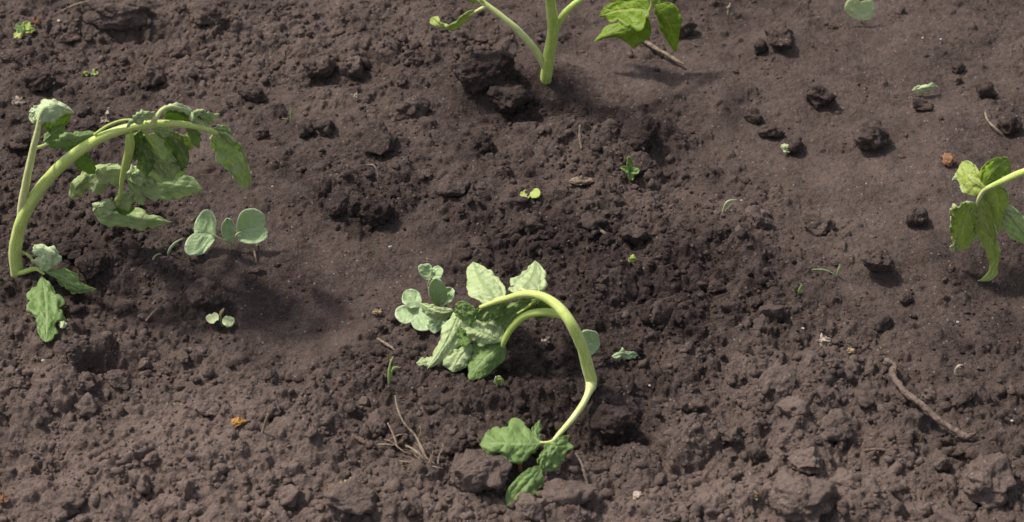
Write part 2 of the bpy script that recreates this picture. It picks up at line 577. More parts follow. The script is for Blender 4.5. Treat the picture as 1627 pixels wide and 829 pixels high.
def bark_material(name, col, dark, scale=260, rough=.85):
    k = NT(name)
    obj = k.n('ShaderNodeTexCoord').outputs['Object']
    n1 = k.noise(obj, scale, 4, .65)
    n2 = k.noise(obj, scale * 4.5, 3, .6)
    f = k.math('ADD', k.math('MULTIPLY', k.ramp(n1, .35, .68), .75), k.math('MULTIPLY', k.ramp(n2, .4, .7), .3), clamp=True)
    b = k.n('ShaderNodeBsdfPrincipled')
    k.l(k.mix(f, col, dark), b.inputs['Base Color'])
    b.inputs['Roughness'].default_value = rough
    b.inputs['Specular IOR Level'].default_value = .2
    bp = k.n('ShaderNodeBump'); bp.inputs['Strength'].default_value = .8; bp.inputs['Distance'].default_value = .0016
    k.l(k.math('ADD', n1, k.math('MULTIPLY', n2, .5)), bp.inputs['Height']); k.l(bp.outputs[0], b.inputs['Normal'])
    o = k.n('ShaderNodeOutputMaterial'); k.l(b.outputs[0], o.inputs[0])
    return k.m


SOIL = soil_material("soil")
TOP = leaf_material("tomato_leaf_green", (.20, .295, .088), (.29, .38, .15), (.125, .21, .05), trans=.36, rough=.5)
TOP_DEEP = leaf_material("tomato_leaf_deep_green", (.115, .205, .035), (.18, .28, .07), (.065, .135, .02), trans=.42, rough=.5)
BRIGHT = leaf_material("tomato_leaf_fresh_green", (.25, .36, .022), (.38, .46, .08), (.15, .25, .012), trans=.48, rough=.45)
LIMP = leaf_material("tomato_leaf_limp_yellow_green", (.48, .54, .14), (.54, .58, .24), (.31, .40, .06), trans=.48, rough=.5, blotch=.6, edge=(.58, .62, .40))
UNDER = leaf_material("tomato_leaf_underside", (.47, .55, .28), (.25, .33, .12), (.40, .49, .21), trans=.30, rough=.6, blotch=.5)
PALE_UNDER = leaf_material("tomato_leaf_whitish_underside", (.54, .62, .36), (.40, .48, .22), (.44, .52, .25), trans=.25, rough=.6, blotch=.5)
GREYLEAF = leaf_material("tomato_leaf_wilted_grey_green", (.50, .58, .27), (.37, .46, .17), (.35, .45, .155), trans=.42, rough=.52, blotch=.6)
COTY = leaf_material("cotyledon_blue_green", (.41, .53, .27), (.48, .57, .33), (.31, .44, .19), veins=3, trans=.28, rough=.48, blotch=.5, edge=(.56, .60, .43))
COTY_PALE = leaf_material("cotyledon_pale", (.58, .63, .35), (.60, .64, .38), (.47, .55, .26), veins=3, trans=.28, rough=.52, blotch=.5)
YELLOWG = leaf_material("yellow_green_leaf", (.42, .47, .11), (.5, .52, .18), (.27, .36, .06), veins=3, trans=.3)
SPROUT = leaf_material("sprout_green", (.23, .35, .09), (.30, .41, .14), (.15, .25, .05), veins=3, trans=.3)
STEM = stem_material("tomato_stem", (.52, .585, .175), (.37, .46, .085))
STEM_G = stem_material("tomato_stem_green", (.44, .52, .12), (.30, .40, .06))
STEM_PALE = stem_material("tomato_stem_pale", (.60, .61, .28), (.45, .50, .15))
STALK = stem_material("seedling_stalk", (.34, .34, .14), (.24, .16, .08))
BLADE = stem_material("grass_blade", (.28, .38, .11), (.18, .29, .06))
BLADE_PALE = stem_material("grass_blade_pale", (.42, .45, .28), (.3, .35, .18))
TWIG = bark_material("twig_bark", (.175, .118, .088), (.075, .046, .036))
TWIG_RED = bark_material("twig_bark_reddish", (.21, .155, .125), (.055, .034, .027), 480)
STRAW = bark_material("dry_straw", (.25, .195, .14), (.13, .095, .07))
ROOT = bark_material("dry_root", (.25, .185, .135), (.12, .082, .06))
CHAFF = bark_material("bleached_chaff", (.44, .36, .29), (.26, .20, .15))
RUST = bark_material("rusty_leaf_bit", (.27, .135, .07), (.12, .06, .035))
OCHRE = bark_material("ochre_leaf_bit", (.44, .23, .06), (.22, .11, .035))
TAN = bark_material("tan_leaf_bit", (.42, .31, .18), (.24, .17, .10))
WHITE = bark_material("chalky_grit", (.50, .46, .41), (.34, .30, .26))

# ------------------------------------------------------------------ the soil: one sheet, fine where the photograph looks, coarse far out
def axis(lo, hi, step, far):
    inner = np.arange(lo, hi + step / 2, step)
    g, out, d = step, [], 0
    while d < far:
        g *= 1.22
        d += g
        out.append(d)
    out = np.array(out)
    return np.concatenate([lo - out[::-1], inner, inner[-1] + out])


xs = axis(-.46, .46, .00074, 30)
ys = axis(-.29, .40, .00088, 30)
X, Y = np.meshgrid(xs, ys)
Z = h_full(X.ravel(), Y.ravel())
far = np.clip((np.maximum(np.abs(X), np.abs(Y)) - .6) / 2, 0, 1).ravel()
Z = Z * (1 - far)
V = np.stack([X.ravel(), Y.ravel(), Z], -1)
idx = np.arange(X.size).reshape(X.shape)
F = np.stack([idx[:-1, :-1], idx[:-1, 1:], idx[1:, 1:], idx[1:, :-1]], -1).reshape(-1, 4)
me = mesh_from("soil", V, F)
attr(me, "dry", dry_and_shade(X.ravel(), Y.ravel()))
tag(link("ground", me, SOIL), "dark crumbly garden soil of the planting bed", None, None, "structure")


# ------------------------------------------------------------------ crumbs and clods
def ico(sub):
    bm = bmesh.new()
    bmesh.ops.create_icosphere(bm, subdivisions=sub, radius=1)
    bm.verts.ensure_lookup_table()
    v = np.array([x.co[:] for x in bm.verts])
    f = np.array([[x.index for x in p.verts] for p in bm.faces])
    bm.free()
    return v, f


ICO = {k: ico(k) for k in (1, 2, 3, 4, 5, 6)}


def clod_shape(sub, seed, lump=.30, facets=5, fine=.05):
    rs = np.random.default_rng(seed)
    v, f = ICO[sub]
    v = v * rs.uniform(.8, 1.2, 3)
    off = rs.uniform(0, 90, 3)
    r = 1 + .42 * fbm3(v * 1.1 + off, 3, seed % 97)
    v = v * r[:, None]
    for _ in range(facets):                     # broken, flattish faces
        n = rs.normal(size=3); n /= np.linalg.norm(n)
        d = rs.uniform(.5, .85)
        v = v - np.clip(v @ n - d, 0, None)[:, None] * n * .85
    if lump:
        w = worley3(v * 1.7 + off, seed % 89)
        v = v * (1 + lump * (.45 - w))[:, None]
        if sub > 3:
            w = worley3(v * 4.2 + off, seed % 83)
            v = v * (1 + lump * .45 * (.45 - w))[:, None]
    if sub > 2:
        v = v * (1 + fine * fbm3(v * 5 + off, 3, seed % 71))[:, None]
    if sub > 4:
        v = v * (1 + fine * .5 * fbm3(v * 15 + off, 3, seed % 61))[:, None]
    return v, f


def rot_matrices(n, rs):
    q = rs.normal(size=(n, 4)); q /= np.linalg.norm(q, axis=1)[:, None]
    w, x, y, z = q.T
    return np.stack([np.stack([1 - 2 * (y*y + z*z), 2 * (x*y - z*w), 2 * (x*z + y*w)], -1),
                     np.stack([2 * (x*y + z*w), 1 - 2 * (x*x + z*z), 2 * (y*z - x*w)], -1),
                     np.stack([2 * (x*z - y*w), 2 * (y*z + x*w), 1 - 2 * (x*x + y*y)], -1)], 1)


def scatter(n_try, rmin, rmax, power, sub, variants, seed, lo):
    rs = np.random.default_rng(seed)
    x = rs.uniform(-.46, .46, n_try)
    y = rs.uniform(-.29, .40, n_try)
    c = crumbly(x, y)
    keep = rs.uniform(0, 1, n_try) < np.clip((c - lo) * 1.2, .03, 1) * np.clip(.9 + 1.3 * fbm2(x / .028, y / .028, 2, seed), .05, 2)
    x, y = x[keep], y[keep]
    n = len(x)
    r = rmin + (rmax - rmin) * rs.uniform(0, 1, n) ** power
    r = r * np.clip(.7 + .5 * crumbly(x, y), .6, 1.15)
    z = h_full(x, y) + r * rs.uniform(-.40, .38, n)
    Rm = rot_matrices(n, rs)
    sc = r[:, None] * rs.uniform(.75, 1.2, (n, 3))
    shapes = [clod_shape(sub, seed * 31 + i, .3, 3 if sub < 3 else 4, .06) for i in range(variants)]
    which = rs.integers(0, variants, n)
    dr = np.clip(dry_and_shade(x, y) + rs.normal(.02, .14, n), 0, 1)
    VV, FF, DD, base = [], [], [], 0
    for k in range(variants):
        s = which == k
        v, f = shapes[k]
        vv = np.einsum('nij,vj->nvi', Rm[s], v) * sc[s][:, None, :]
        vv[..., 2] *= .85
        vv += np.stack([x[s], y[s], z[s]], -1)[:, None]
        m = vv.shape[0]
        FF.append((f[None] + (np.arange(m) * len(v))[:, None, None] + base).reshape(-1, 3))
        base += m * len(v)
        VV.append(vv.reshape(-1, 3))
        DD.append(np.repeat(dr[s], len(v)))
    return np.concatenate(VV), np.concatenate(FF), np.concatenate(DD)


layers = [scatter(48000, .0005, .0016, 1.7, 1, 10, 5, .02), scatter(10800, .0014, .0036, 1.9, 2, 16, 6, .18), scatter(1120, .0034, .0068, 1.8, 4, 12, 7, .38), scatter(940, .0009, .0032, 2.2, 3, 8, 8, -.75)]
off, Vs, Fs, Ds = 0, [], [], []
for v, f, d in layers:
    Vs.append(v); Fs.append(f + off); Ds.append(d); off += len(v)
me = mesh_from("soil_crumbs", np.concatenate(Vs), np.concatenate(Fs))
attr(me, "dry", np.concatenate(Ds))
tag(link("soil_crumbs", me, SOIL), "loose crumbs of dark soil strewn over the bed", "soil crumbs", None, "stuff")


def clod(px, py, w, h, label, seed, dry=0.0, sub=5, facets=3, lump=.26, sink=.42, turn=None, cat="soil clod", name="soil_clod", tilt=0):
    """a clod whose middle lies under (px, py) and that measures about w x h pixels there"""
    v, f = clod_shape(sub, seed, 0, facets, .02)
    a = turn if turn is not None else (seed * 1.37) % 6.28
    ca, sa = math.cos(a), math.sin(a)
    v = v @ np.array([[ca, -sa, 0], [sa, ca, 0], [0, 0, 1]]).T
    v = v - (v.max(0) + v.min(0)) / 2
    v = v / ((v.max(0) - v.min(0)) / 2)
    c = at_plane(px, py)
    k = .00038 * np.linalg.norm(c - CAM) / DIST
    rx = w * k / 2
    # seen from above at an angle the outline height is made of depth and height
    rz = max(.45 * rx, min(h * k / 2 * 1.0, rx * .95))
    ry = max(.5 * rx, h * k / 2 / .80)
    dims = np.array([rx, ry, rz])
    n = v / dims
    n /= np.linalg.norm(n, axis=1)[:, None] + 1e-9
    v = v * dims * .93
    off = np.random.default_rng(seed).uniform(0, 50, 3)
    q = v + off
    q = q + .12 * rx * np.stack([vnoise3(q / (.3 * rx), 3), vnoise3(q / (.3 * rx), 4), vnoise3(q / (.3 * rx), 5)], -1)
    d = 0
    for cell, amp in ((max(.62 * rx, .0035), lump * 1.1), (max(.30 * rx, .0025), lump), (.0026, .24)):
        d = d + cell * amp * (.5 - worley3(q / cell, seed % 50))
    d = d + .0006 * fbm3(q / .0028, 3, seed % 40)
    v = v + n * d[:, None]
    if tilt:
        ca, sa = math.cos(tilt), math.sin(tilt)
        v = v @ np.array([[ca, 0, -sa], [0, 1, 0], [sa, 0, ca]]).T
    p = at(px, py, rz * 1000 * (1 - sink))
    me = mesh_from(name, v, f)
    world = v + p
    attr(me, "dry", np.clip(dry_and_shade(world[:, 0], world[:, 1]) + dry, 0, 1))
    o = link(name, me, SOIL, None, p)
    return tag(o, label, cat, "soil clods lying on the bed")

# ------------------------------------------------------------------ wilted tomato seedling arching over the left of the bed

P1 = thing("tomato_seedling", at(27, 438), "tall wilted tomato seedling bowed over in a wide arch, limp leaves hanging to the soil", "tomato seedling", "wilted tomato seedlings")
tube("stem", [(29, 447, -5, 4.1), (26, 425, 5, 4.1), (24, 400, 18, 4.0), (33, 355, 40, 3.9), (62, 302, 67, 3.7), (107, 254, 90, 3.4), (160, 219, 105, 3.0), (213, 201, 112, 2.6), (262, 196, 112, 2.2), (309, 200, 108, 1.9), (345, 211, 100, 1.5)], STEM, P1, n=90, sides=18, seed=1)
sk = tube("leaf_stalk", [(32, 350, 38, 2.2), (36, 322, 56, 2.7), (43, 282, 77, 2.4), (52, 240, 96, 2.1), (60, 206, 112, 1.7), (65, 180, 121, 1.2), (74, 170, 123, .7)], STEM_PALE, P1, n=60, seed=2)
leaf("leaflet", [(62, 188, 120), (70, 173, 124), (92, 169, 122), (118, 179, 112)], [(54, 170, 118), (68, 156, 123), (98, 160, 118)], [(66, 199, 115), (84, 194, 114), (98, 184, 112)], (PALE_UNDER, TOP), sk, teeth=4, tooth=.18, fold=.3, seed=1, veins=5, ruffle=.6, relief=.4)
leaf("leaflet", [(64, 170, 121), (57, 177, 119), (50, 183, 114), (46, 187, 110)], [(58, 169, 120), (52, 174, 116)], [(62, 186, 117), (56, 192, 111)], (PALE_UNDER, TOP), sk, fold=.2, seed=2, veins=4)
leaf("leaflet", [(66, 190, 113), (82, 190, 108), (98, 188, 104), (113, 182, 104)], [(74, 178, 112), (90, 172, 110), (106, 172, 108)], [(72, 212, 100), (86, 206, 97), (103, 200, 96)], (TOP_DEEP, UNDER), sk, teeth=4, tooth=.25, seed=3, veins=5)
pt = tube("petiolule", [(55, 236, 97, 1.1), (64, 233, 96, 1.0), (76, 228, 94, .8)], STEM_PALE, sk, n=14)
leaf("leaflet", [(70, 230, 95), (92, 222, 92), (122, 217, 90), (158, 213, 85)], [(80, 210, 93), (108, 207, 92), (138, 206, 88)], [(84, 237, 89), (106, 243, 84), (136, 232, 82)], (TOP, UNDER), sk, teeth=5, tooth=.28, seed=4, veins=6)
leaf("leaflet", [(70, 226, 97), (82, 212, 99), (94, 203, 99), (104, 198, 97)], [(70, 214, 98), (80, 202, 100)], [(86, 222, 94), (98, 212, 94)], (TOP, UNDER), sk, fold=.3, seed=5, veins=4)
leaf("leaflet", [(108, 232, 84), (122, 246, 77), (137, 262, 70), (151, 276, 62)], [(124, 230, 82), (142, 244, 76), (152, 262, 68)], [(104, 246, 76), (116, 262, 69), (136, 274, 63)], (TOP_DEEP, UNDER), sk, fold=.4, seed=6, teeth=4, tooth=.2)

sk = tube("leaf_stalk", [(205, 212, 108, 2.2), (206, 228, 101, 3.0), (203, 248, 91, 2.6), (196, 274, 77, 1.9), (193, 292, 66, 1.4), (191, 308, 56, 1.2), (184, 318, 50, 1.0)], STEM_G, P1, n=56, seed=3)
leaf("leaflet", [(194, 268, 74), (172, 267, 70), (140, 278, 58), (113, 291, 44)], [(182, 262, 64), (155, 263, 58), (128, 276, 46)], [(188, 296, 58), (160, 310, 42), (130, 313, 32), (117, 319, 24)], (GREYLEAF, TOP), sk, teeth=4, tooth=.3, fold=.25, seed=7, veins=6, ruffle=1.2, relief=.5)
leaf("leaflet", [(201, 285, 60), (238, 292, 54), (282, 297, 46), (322, 300, 34)], [(225, 270, 58), (264, 269, 53), (299, 279, 42)], [(214, 306, 52), (252, 319, 43), (294, 312, 36)], (GREYLEAF, UNDER), sk, teeth=6, tooth=.16, seed=8, veins=7, ruffle=1.3)
leaf("leaflet", [(200, 276, 68), (218, 278, 66), (236, 283, 62), (250, 288, 56)], [(212, 268, 66), (236, 271, 62)], [(212, 290, 58), (232, 297, 54)], (UNDER, TOP), sk, fold=.2, seed=9, veins=5, relief=1.2, ruffle=2.0)
leaf("leaflet", [(204, 290, 58), (214, 300, 52), (224, 308, 47), (236, 312, 42)], [(214, 288, 56), (232, 298, 50)], [(206, 304, 48), (218, 314, 42)], (UNDER, TOP), sk, fold=.2, seed=10, veins=4, relief=1.2, ruffle=2.0)
leaf("leaflet", [(176, 318, 44), (160, 328, 38), (150, 336, 32), (152, 342, 27)], [(168, 314, 42), (152, 326, 36)], [(184, 328, 38), (166, 344, 28)], (UNDER, TOP), sk, fold=.2, seed=11, veins=4)
leaf("leaflet", [(150, 336, 29), (184, 340, 28), (228, 348, 22), (272, 353, 12)], [(172, 325, 27), (208, 327, 25), (242, 340, 19)], [(163, 356, 21), (196, 363, 17), (238, 364, 12)], (GREYLEAF, UNDER), sk, teeth=3, tooth=.1, seed=12, veins=6, ruffle=.9, relief=.4)
leaf("leaflet", [(183, 314, 48), (194, 310, 48), (205, 312, 46), (214, 319, 41)], [(190, 306, 48), (206, 306, 47)], [(186, 328, 38), (202, 331, 35)], (GREYLEAF, TOP), sk, fold=.2, seed=13, veins=4)
leaf("leaflet", [(176, 325, 40), (188, 330, 36), (202, 334, 32), (214, 331, 32)], [(190, 322, 40), (206, 324, 37)], [(184, 338, 30), (202, 340, 28)], (TOP_DEEP, UNDER), sk, fold=.3, seed=14, veins=4)

sk = tube("leaf_stalk", [(225, 201, 110, 1.4), (232, 212, 104, 1.3), (243, 232, 93, 1.0), (252, 252, 82, .7), (257, 268, 74, .4)], STEM_G, P1, n=40, seed=5)
leaf("leaflet", [(236, 214, 102), (244, 232, 93), (253, 254, 81), (262, 280, 66)], [(254, 212, 100), (270, 232, 91), (279, 256, 76)], [(222, 222, 96), (226, 246, 84), (244, 272, 68)], (GREYLEAF, TOP), sk, teeth=5, tooth=.2, seed=15, veins=6, ruffle=1.2)
leaf("leaflet", [(224, 206, 107), (216, 222, 98), (212, 240, 88), (214, 256, 80)], [(230, 216, 102), (228, 236, 92)], [(208, 220, 98), (206, 240, 86)], (TOP, UNDER), sk, seed=16, veins=5, ruffle=1.2)
leaf("leaflet", [(244, 206, 103), (268, 216, 96), (288, 236, 85), (298, 262, 70)], [(262, 204, 102), (288, 216, 94), (302, 240, 80)], [(252, 222, 90), (268, 248, 78), (284, 266, 68)], (TOP, UNDER), sk, teeth=5, tooth=.25, seed=17, veins=6)
leaf("leaflet", [(262, 230, 84), (274, 244, 76), (284, 258, 68), (290, 272, 61)], [(280, 232, 82), (296, 254, 70)], [(258, 246, 75), (270, 264, 65)], (TOP_DEEP, UNDER), sk, seed=18, veins=5)
leaf("leaflet", [(238, 204, 106), (252, 206, 104), (266, 208, 101), (275, 214, 96)], [(250, 200, 106), (266, 201, 104)], [(250, 212, 100), (264, 216, 97)], (UNDER, TOP), sk, seed=19, fold=.2, veins=4)

leaf("leaflet", [(216, 210, 98), (238, 234, 86), (260, 262, 72), (274, 286, 60)], [(246, 214, 92), (276, 240, 78), (288, 268, 64)], [(208, 232, 88), (222, 262, 72), (246, 286, 60)], (GREYLEAF, UNDER), sk, teeth=5, tooth=.2, seed=150, veins=6, ruffle=.8, relief=.5)
leaf("leaflet", [(236, 244, 86), (254, 256, 76), (272, 268, 66), (296, 276, 54)], [(258, 244, 80), (284, 256, 68)], [(238, 262, 72), (262, 282, 56)], (GREYLEAF, TOP), sk, teeth=4, tooth=.2, seed=151, veins=5, ruffle=.9, relief=.4)
leaf("leaflet", [(222, 226, 98), (232, 244, 88), (236, 262, 76), (232, 280, 66)], [(238, 232, 94), (248, 256, 80)], [(212, 240, 90), (214, 262, 76)], (TOP, UNDER), sk, teeth=3, tooth=.2, seed=152, veins=5, ruffle=.9, relief=.4)
leaf("leaflet", [(262, 210, 99), (280, 222, 92), (296, 226, 86), (312, 222, 84)], [(280, 212, 98), (300, 214, 92)], [(270, 228, 88), (294, 240, 78)], (LIMP, TOP), sk, teeth=3, tooth=.2, seed=153, veins=5, ruffle=1.4)
leaf("leaflet", [(206, 216, 102), (214, 224, 99), (220, 236, 92), (218, 250, 84)], [(216, 214, 103), (228, 228, 96)], [(204, 228, 95), (210, 244, 86)], (BRIGHT, UNDER), sk, seed=154, veins=4, ruffle=1.4)
sk = tube("leaf_stalk", [(240, 199, 113, 1.5), (250, 184, 119, 1.5), (259, 173, 123, 1.2), (272, 169, 123, .9), (288, 172, 119, .6)], STEM_PALE, P1, n=40, seed=6)
leaf("leaflet", [(253, 184, 118), (262, 171, 123), (284, 170, 120), (307, 183, 110)], [(256, 174, 118), (276, 163, 121), (300, 168, 114)], [(262, 180, 119), (276, 175, 119), (294, 180, 113)], (PALE_UNDER, TOP), sk, teeth=4, tooth=.15, seed=20, veins=5, fold=.2, relief=.4)
leaf("leaflet", [(262, 182, 115), (276, 180, 114), (291, 184, 110), (302, 192, 104)], [(268, 174, 117), (290, 176, 113)], [(264, 192, 108), (284, 195, 105)], (TOP_DEEP, UNDER), sk, seed=21, veins=5)
leaf("leaflet", [(200, 204, 116), (214, 190, 121), (230, 183, 122), (246, 178, 121)], [(204, 192, 119), (220, 180, 122)], [(212, 198, 117), (232, 193, 116)], (UNDER, TOP), P1, seed=22, veins=5, fold=.2, ruffle=1)
tube("leaf_stalk", [(150, 214, 108, .9), (172, 199, 114, .8), (194, 191, 118, .7), (212, 190, 119, .5)], STEM_G, P1, n=24, seed=7)
leaf("leaflet", [(303, 199, 109), (313, 182, 115), (326, 182, 113), (339, 196, 104)], [(308, 186, 113), (318, 176, 116), (332, 180, 111)], [(310, 195, 109), (318, 191, 109), (328, 195, 105)], (UNDER, TOP), P1, seed=23, veins=4, fold=.2, relief=1.2, ruffle=1.4)
leaf("leaflet", [(296, 202, 106), (306, 210, 101), (314, 222, 94), (316, 236, 86)], [(306, 202, 105), (319, 214, 97)], [(296, 212, 99), (304, 226, 90)], (TOP, UNDER), P1, seed=24, veins=4)
leaf("leaflet", [(342, 210, 101), (364, 228, 91), (381, 258, 76), (391, 302, 54)], [(332, 222, 92), (344, 248, 78), (362, 277, 64), (378, 296, 55)], [(358, 208, 100), (382, 228, 91), (395, 258, 76), (399, 286, 62)], (GREYLEAF, TOP), P1, nu=60, nv=29, teeth=6, tooth=.16, seed=25, veins=7, ruffle=1.2, fold=.6)
leaf("leaflet", [(340, 205, 103), (352, 206, 101), (364, 214, 97), (372, 226, 91)], [(348, 198, 104), (364, 204, 100)], [(346, 214, 97), (358, 222, 92)], (GREYLEAF, TOP), P1, seed=26, veins=4, ruffle=1.2)

sk = tube("leaf_stalk", [(27, 434, 3, 1.7), (38, 432, 8, 1.6), (50, 428, 11, 1.5), (60, 428, 12, 1.2), (70, 436, 10, .9)], STEM_G, P1, n=30, seed=8)
tube("leaf_stalk", [(29, 400, 16, .9), (38, 402, 17, .9), (48, 408, 17, .9), (54, 418, 14, .9)], STEM_G, P1, n=20, seed=9)
leaf("leaflet", [(66, 431, 12), (74, 416, 19), (72, 402, 22), (62, 388, 21)], [(58, 420, 15), (53, 404, 18), (51, 393, 19)], [(84, 428, 12), (95, 412, 15), (91, 398, 19), (74, 388, 21)], (PALE_UNDER, TOP), sk, seed=27, teeth=3, tooth=.12, fold=.1, relief=.6, ruffle=.8)
leaf("leaflet", [(72, 432, 11), (98, 438, 12), (122, 455, 9), (153, 459, 8)], [(92, 425, 13), (120, 432, 12), (134, 450, 10)], [(84, 442, 9), (100, 457, 7), (124, 468, 5)], (TOP, UNDER), sk, seed=28, teeth=4, tooth=.25, veins=5)
leaf("leaflet", [(66, 438, 11), (71, 468, 13), (73, 504, 11), (73, 543, 6)], [(57, 455, 10), (46, 470, 9), (42, 487, 8), (46, 501, 8), (59, 508, 9), (58, 522, 7), (64, 537, 6)], [(82, 453, 11), (95, 472, 9), (104, 495, 7), (105, 514, 6), (93, 520, 7), (92, 531, 5), (82, 541, 5)], (TOP, UNDER), sk, nu=60, nv=29, seed=29, teeth=5, tooth=.3, veins=6, ruffle=.9)
leaf("leaflet", [(94, 512, 7), (99, 514, 8), (103, 516, 7), (107, 514, 7)], [(98, 510, 8), (104, 511, 8)], [(97, 520, 6), (103, 521, 6)], (COTY_PALE, UNDER), sk, nu=12, nv=9, seed=30)

# ------------------------------------------------------------------ wilted seedling in the middle, bent over to the left
P2 = thing("tomato_seedling", at(942, 618), "wilted tomato seedling bent like a hook mid-bed, pale leaves upside down", "tomato seedling", "wilted tomato seedlings")
tube("stem", [(938, 634, -9, 2.2), (939, 618, 2, 3.1), (939, 604, 9, 3.5), (935, 588, 16, 3.5), (925, 552, 33, 3.3), (907, 514, 50, 3.2), (885, 486, 60, 3.0), (860, 470, 64, 2.6), (832, 467, 62, 2.1), (798, 476, 54, 1.7), (763, 488, 46, 1.2)], STEM, P2, n=90, sides=18, seed=11)
sk = tube("leaf_stalk", [(900, 503, 53, 2.2), (884, 498, 53, 2.4), (858, 496, 52, 2.3), (832, 503, 46, 2.2), (812, 522, 36, 2.0), (802, 540, 28, 1.8), (799, 550, 23, 1.2)], STEM_G, P2, n=56, seed=12)
leaf("leaflet", [(801, 545, 22), (782, 558, 19), (763, 576, 13), (745, 603, 5)], [(778, 540, 20), (754, 548, 15), (744, 572, 10)], [(805, 562, 15), (790, 586, 8), (767, 600, 5)], (TOP, UNDER), sk, nu=60, nv=29, seed=31, teeth=3, tooth=.05, veins=6, fold=.6)
leaf("leaflet", [(798, 543, 25), (775, 532, 29), (750, 520, 29), (733, 510, 27)], [(799, 512, 28), (772, 492, 29), (740, 492, 27)], [(776, 547, 22), (757, 546, 21), (738, 532, 23)], (UNDER, TOP), sk, nu=60, nv=29, seed=32, teeth=5, tooth=.1, veins=7, relief=1.1)
leaf("leaflet", [(735, 482, 28), (722, 514, 23), (705, 549, 16), (679, 586, 5)], [(722, 496, 22), (706, 524, 16), (693, 556, 9)], [(742, 514, 22), (736, 541, 16), (712, 569, 9)], (UNDER, TOP), sk, nu=60, nv=29, seed=33, teeth=4, tooth=.06, veins=8, relief=1.2, fold=.3)
leaf("leaflet", [(750, 547, 17), (735, 562, 14), (725, 577, 10), (720, 591, 5)], [(730, 553, 14), (710, 569, 9), (704, 579, 6)], [(752, 566, 12), (744, 581, 7)], (UNDER, TOP), sk, seed=34, veins=5, fold=.2)
leaf("leaflet", [(738, 478, 42), (734, 492, 37), (738, 506, 32), (746, 520, 28)], [(726, 482, 38), (724, 498, 32)], [(756, 490, 40), (756, 508, 34)], (TOP, UNDER), sk, seed=35, veins=5, ruffle=1)
leaf("leaflet", [(742, 548, 22), (736, 538, 22), (732, 528, 23), (728, 520, 24)], [(734, 550, 20), (726, 536, 20)], [(748, 540, 24), (744, 526, 26)], (TOP_DEEP, UNDER), sk, seed=36, veins=4)
leaf("leaflet", [(693, 570, 8), (682, 574, 7), (672, 577, 6), (659, 579, 4)], [(684, 568, 7), (668, 572, 6)], [(690, 582, 4), (670, 583, 4)], (UNDER, TOP), sk, nu=16, nv=11, seed=37, veins=4)
sk = tube("leaf_stalk", [(812, 472, 58, 1.3), (797, 474, 53, 1.2), (786, 476, 49, .9)], STEM_PALE, P2, n=14)
leaf("leaflet", [(792, 482, 47), (776, 462, 46), (762, 442, 42), (752, 416, 35)], [(770, 484, 42), (744, 466, 38), (740, 442, 36), (744, 424, 34)], [(804, 472, 45), (801, 452, 43), (778, 428, 37)], (UNDER, TOP), sk, nu=60, nv=29, seed=38, teeth=5, tooth=.08, veins=7, relief=1.2, fold=.6)
sk = tube("leaf_stalk", [(846, 466, 63, 1.0), (834, 462, 60, .9), (828, 458, 57, .7)], STEM_PALE, P2, n=14)
leaf("leaflet", [(822, 468, 57), (834, 455, 52), (846, 438, 44), (850, 414, 36)], [(808, 462, 52), (809, 444, 47), (826, 436, 42), (840, 424, 37)], [(850, 468, 55), (870, 456, 48), (869, 436, 40), (860, 422, 36)], (UNDER, TOP), sk, nu=60, nv=29, seed=39, teeth=4, tooth=.22, veins=6, relief=1.2, fold=.6)
sk = tube("leaf_stalk", [(858, 471, 62, 1.2), (850, 478, 56, 1.0), (838, 488, 49, .8), (822, 498, 43, .6)], STEM_G, P2, n=24)
leaf("leaflet", [(850, 476, 54), (830, 488, 45), (810, 506, 36), (796, 528, 26)], [(828, 474, 50), (800, 488, 42), (786, 510, 33)], [(848, 492, 44), (826, 514, 34), (808, 528, 26)], (TOP, UNDER), sk, seed=40, teeth=4, tooth=.2, veins=6, ruffle=1)
leaf("leaflet", [(804, 480, 50), (784, 488, 43), (766, 498, 37), (752, 506, 34)], [(786, 480, 46), (760, 488, 40)], [(800, 496, 40), (776, 510, 34)], (TOP, UNDER), sk, seed=41, veins=5, ruffle=1.2)
leaf("leaflet", [(868, 474, 58), (872, 486, 50), (866, 500, 42), (852, 508, 36)], [(856, 478, 52), (848, 494, 42)], [(878, 482, 50), (874, 498, 40)], (TOP_DEEP, UNDER), sk, seed=42, veins=4)
sk = tube("leaf_stalk", [(939, 606, 9, 3.1), (938, 616, 8, 2.9), (934, 626, 9, 2.1), (926, 642, 14, 1.9), (912, 662, 17, 1.8), (896, 681, 17, 1.6), (882, 697, 15, 1.3), (870, 716, 13, .7), (862, 744, 10, .5)], STEM_PALE, P2, n=50, seed=13)
tube("petiolule", [(888, 690, 16, .9), (876, 701, 15, .8), (858, 703, 14, .7)], STEM_PALE, sk, n=16)
leaf("leaflet", [(864, 703, 14), (840, 705, 15), (802, 704, 15), (762, 706, 10)], [(852, 694, 14), (836, 680, 14), (816, 667, 13), (806, 679, 14), (786, 680, 12), (772, 692, 11)], [(846, 722, 10), (824, 733, 8), (810, 731, 9), (800, 726, 10), (778, 722, 9)], (TOP, UNDER), sk, nu=70, nv=29, seed=43, teeth=4, tooth=.1, veins=6, fold=.5, ruffle=.9)
leaf("leaflet", [(856, 700, 14), (852, 690, 15), (854, 680, 16), (858, 667, 17)], [(846, 690, 15), (846, 680, 16)], [(859, 690, 14), (861, 678, 15)], (TOP, UNDER), sk, nu=20, nv=11, seed=44, veins=4)
leaf("leaflet", [(896, 692, 17), (884, 708, 17), (872, 728, 14), (862, 749, 8)], [(872, 700, 17), (857, 718, 14), (853, 736, 11)], [(905, 694, 15), (899, 722, 11), (884, 742, 8)], (TOP, UNDER), sk, nu=50, nv=25, seed=45, teeth=3, tooth=.12, veins=5, fold=.5, ruffle=1.2)
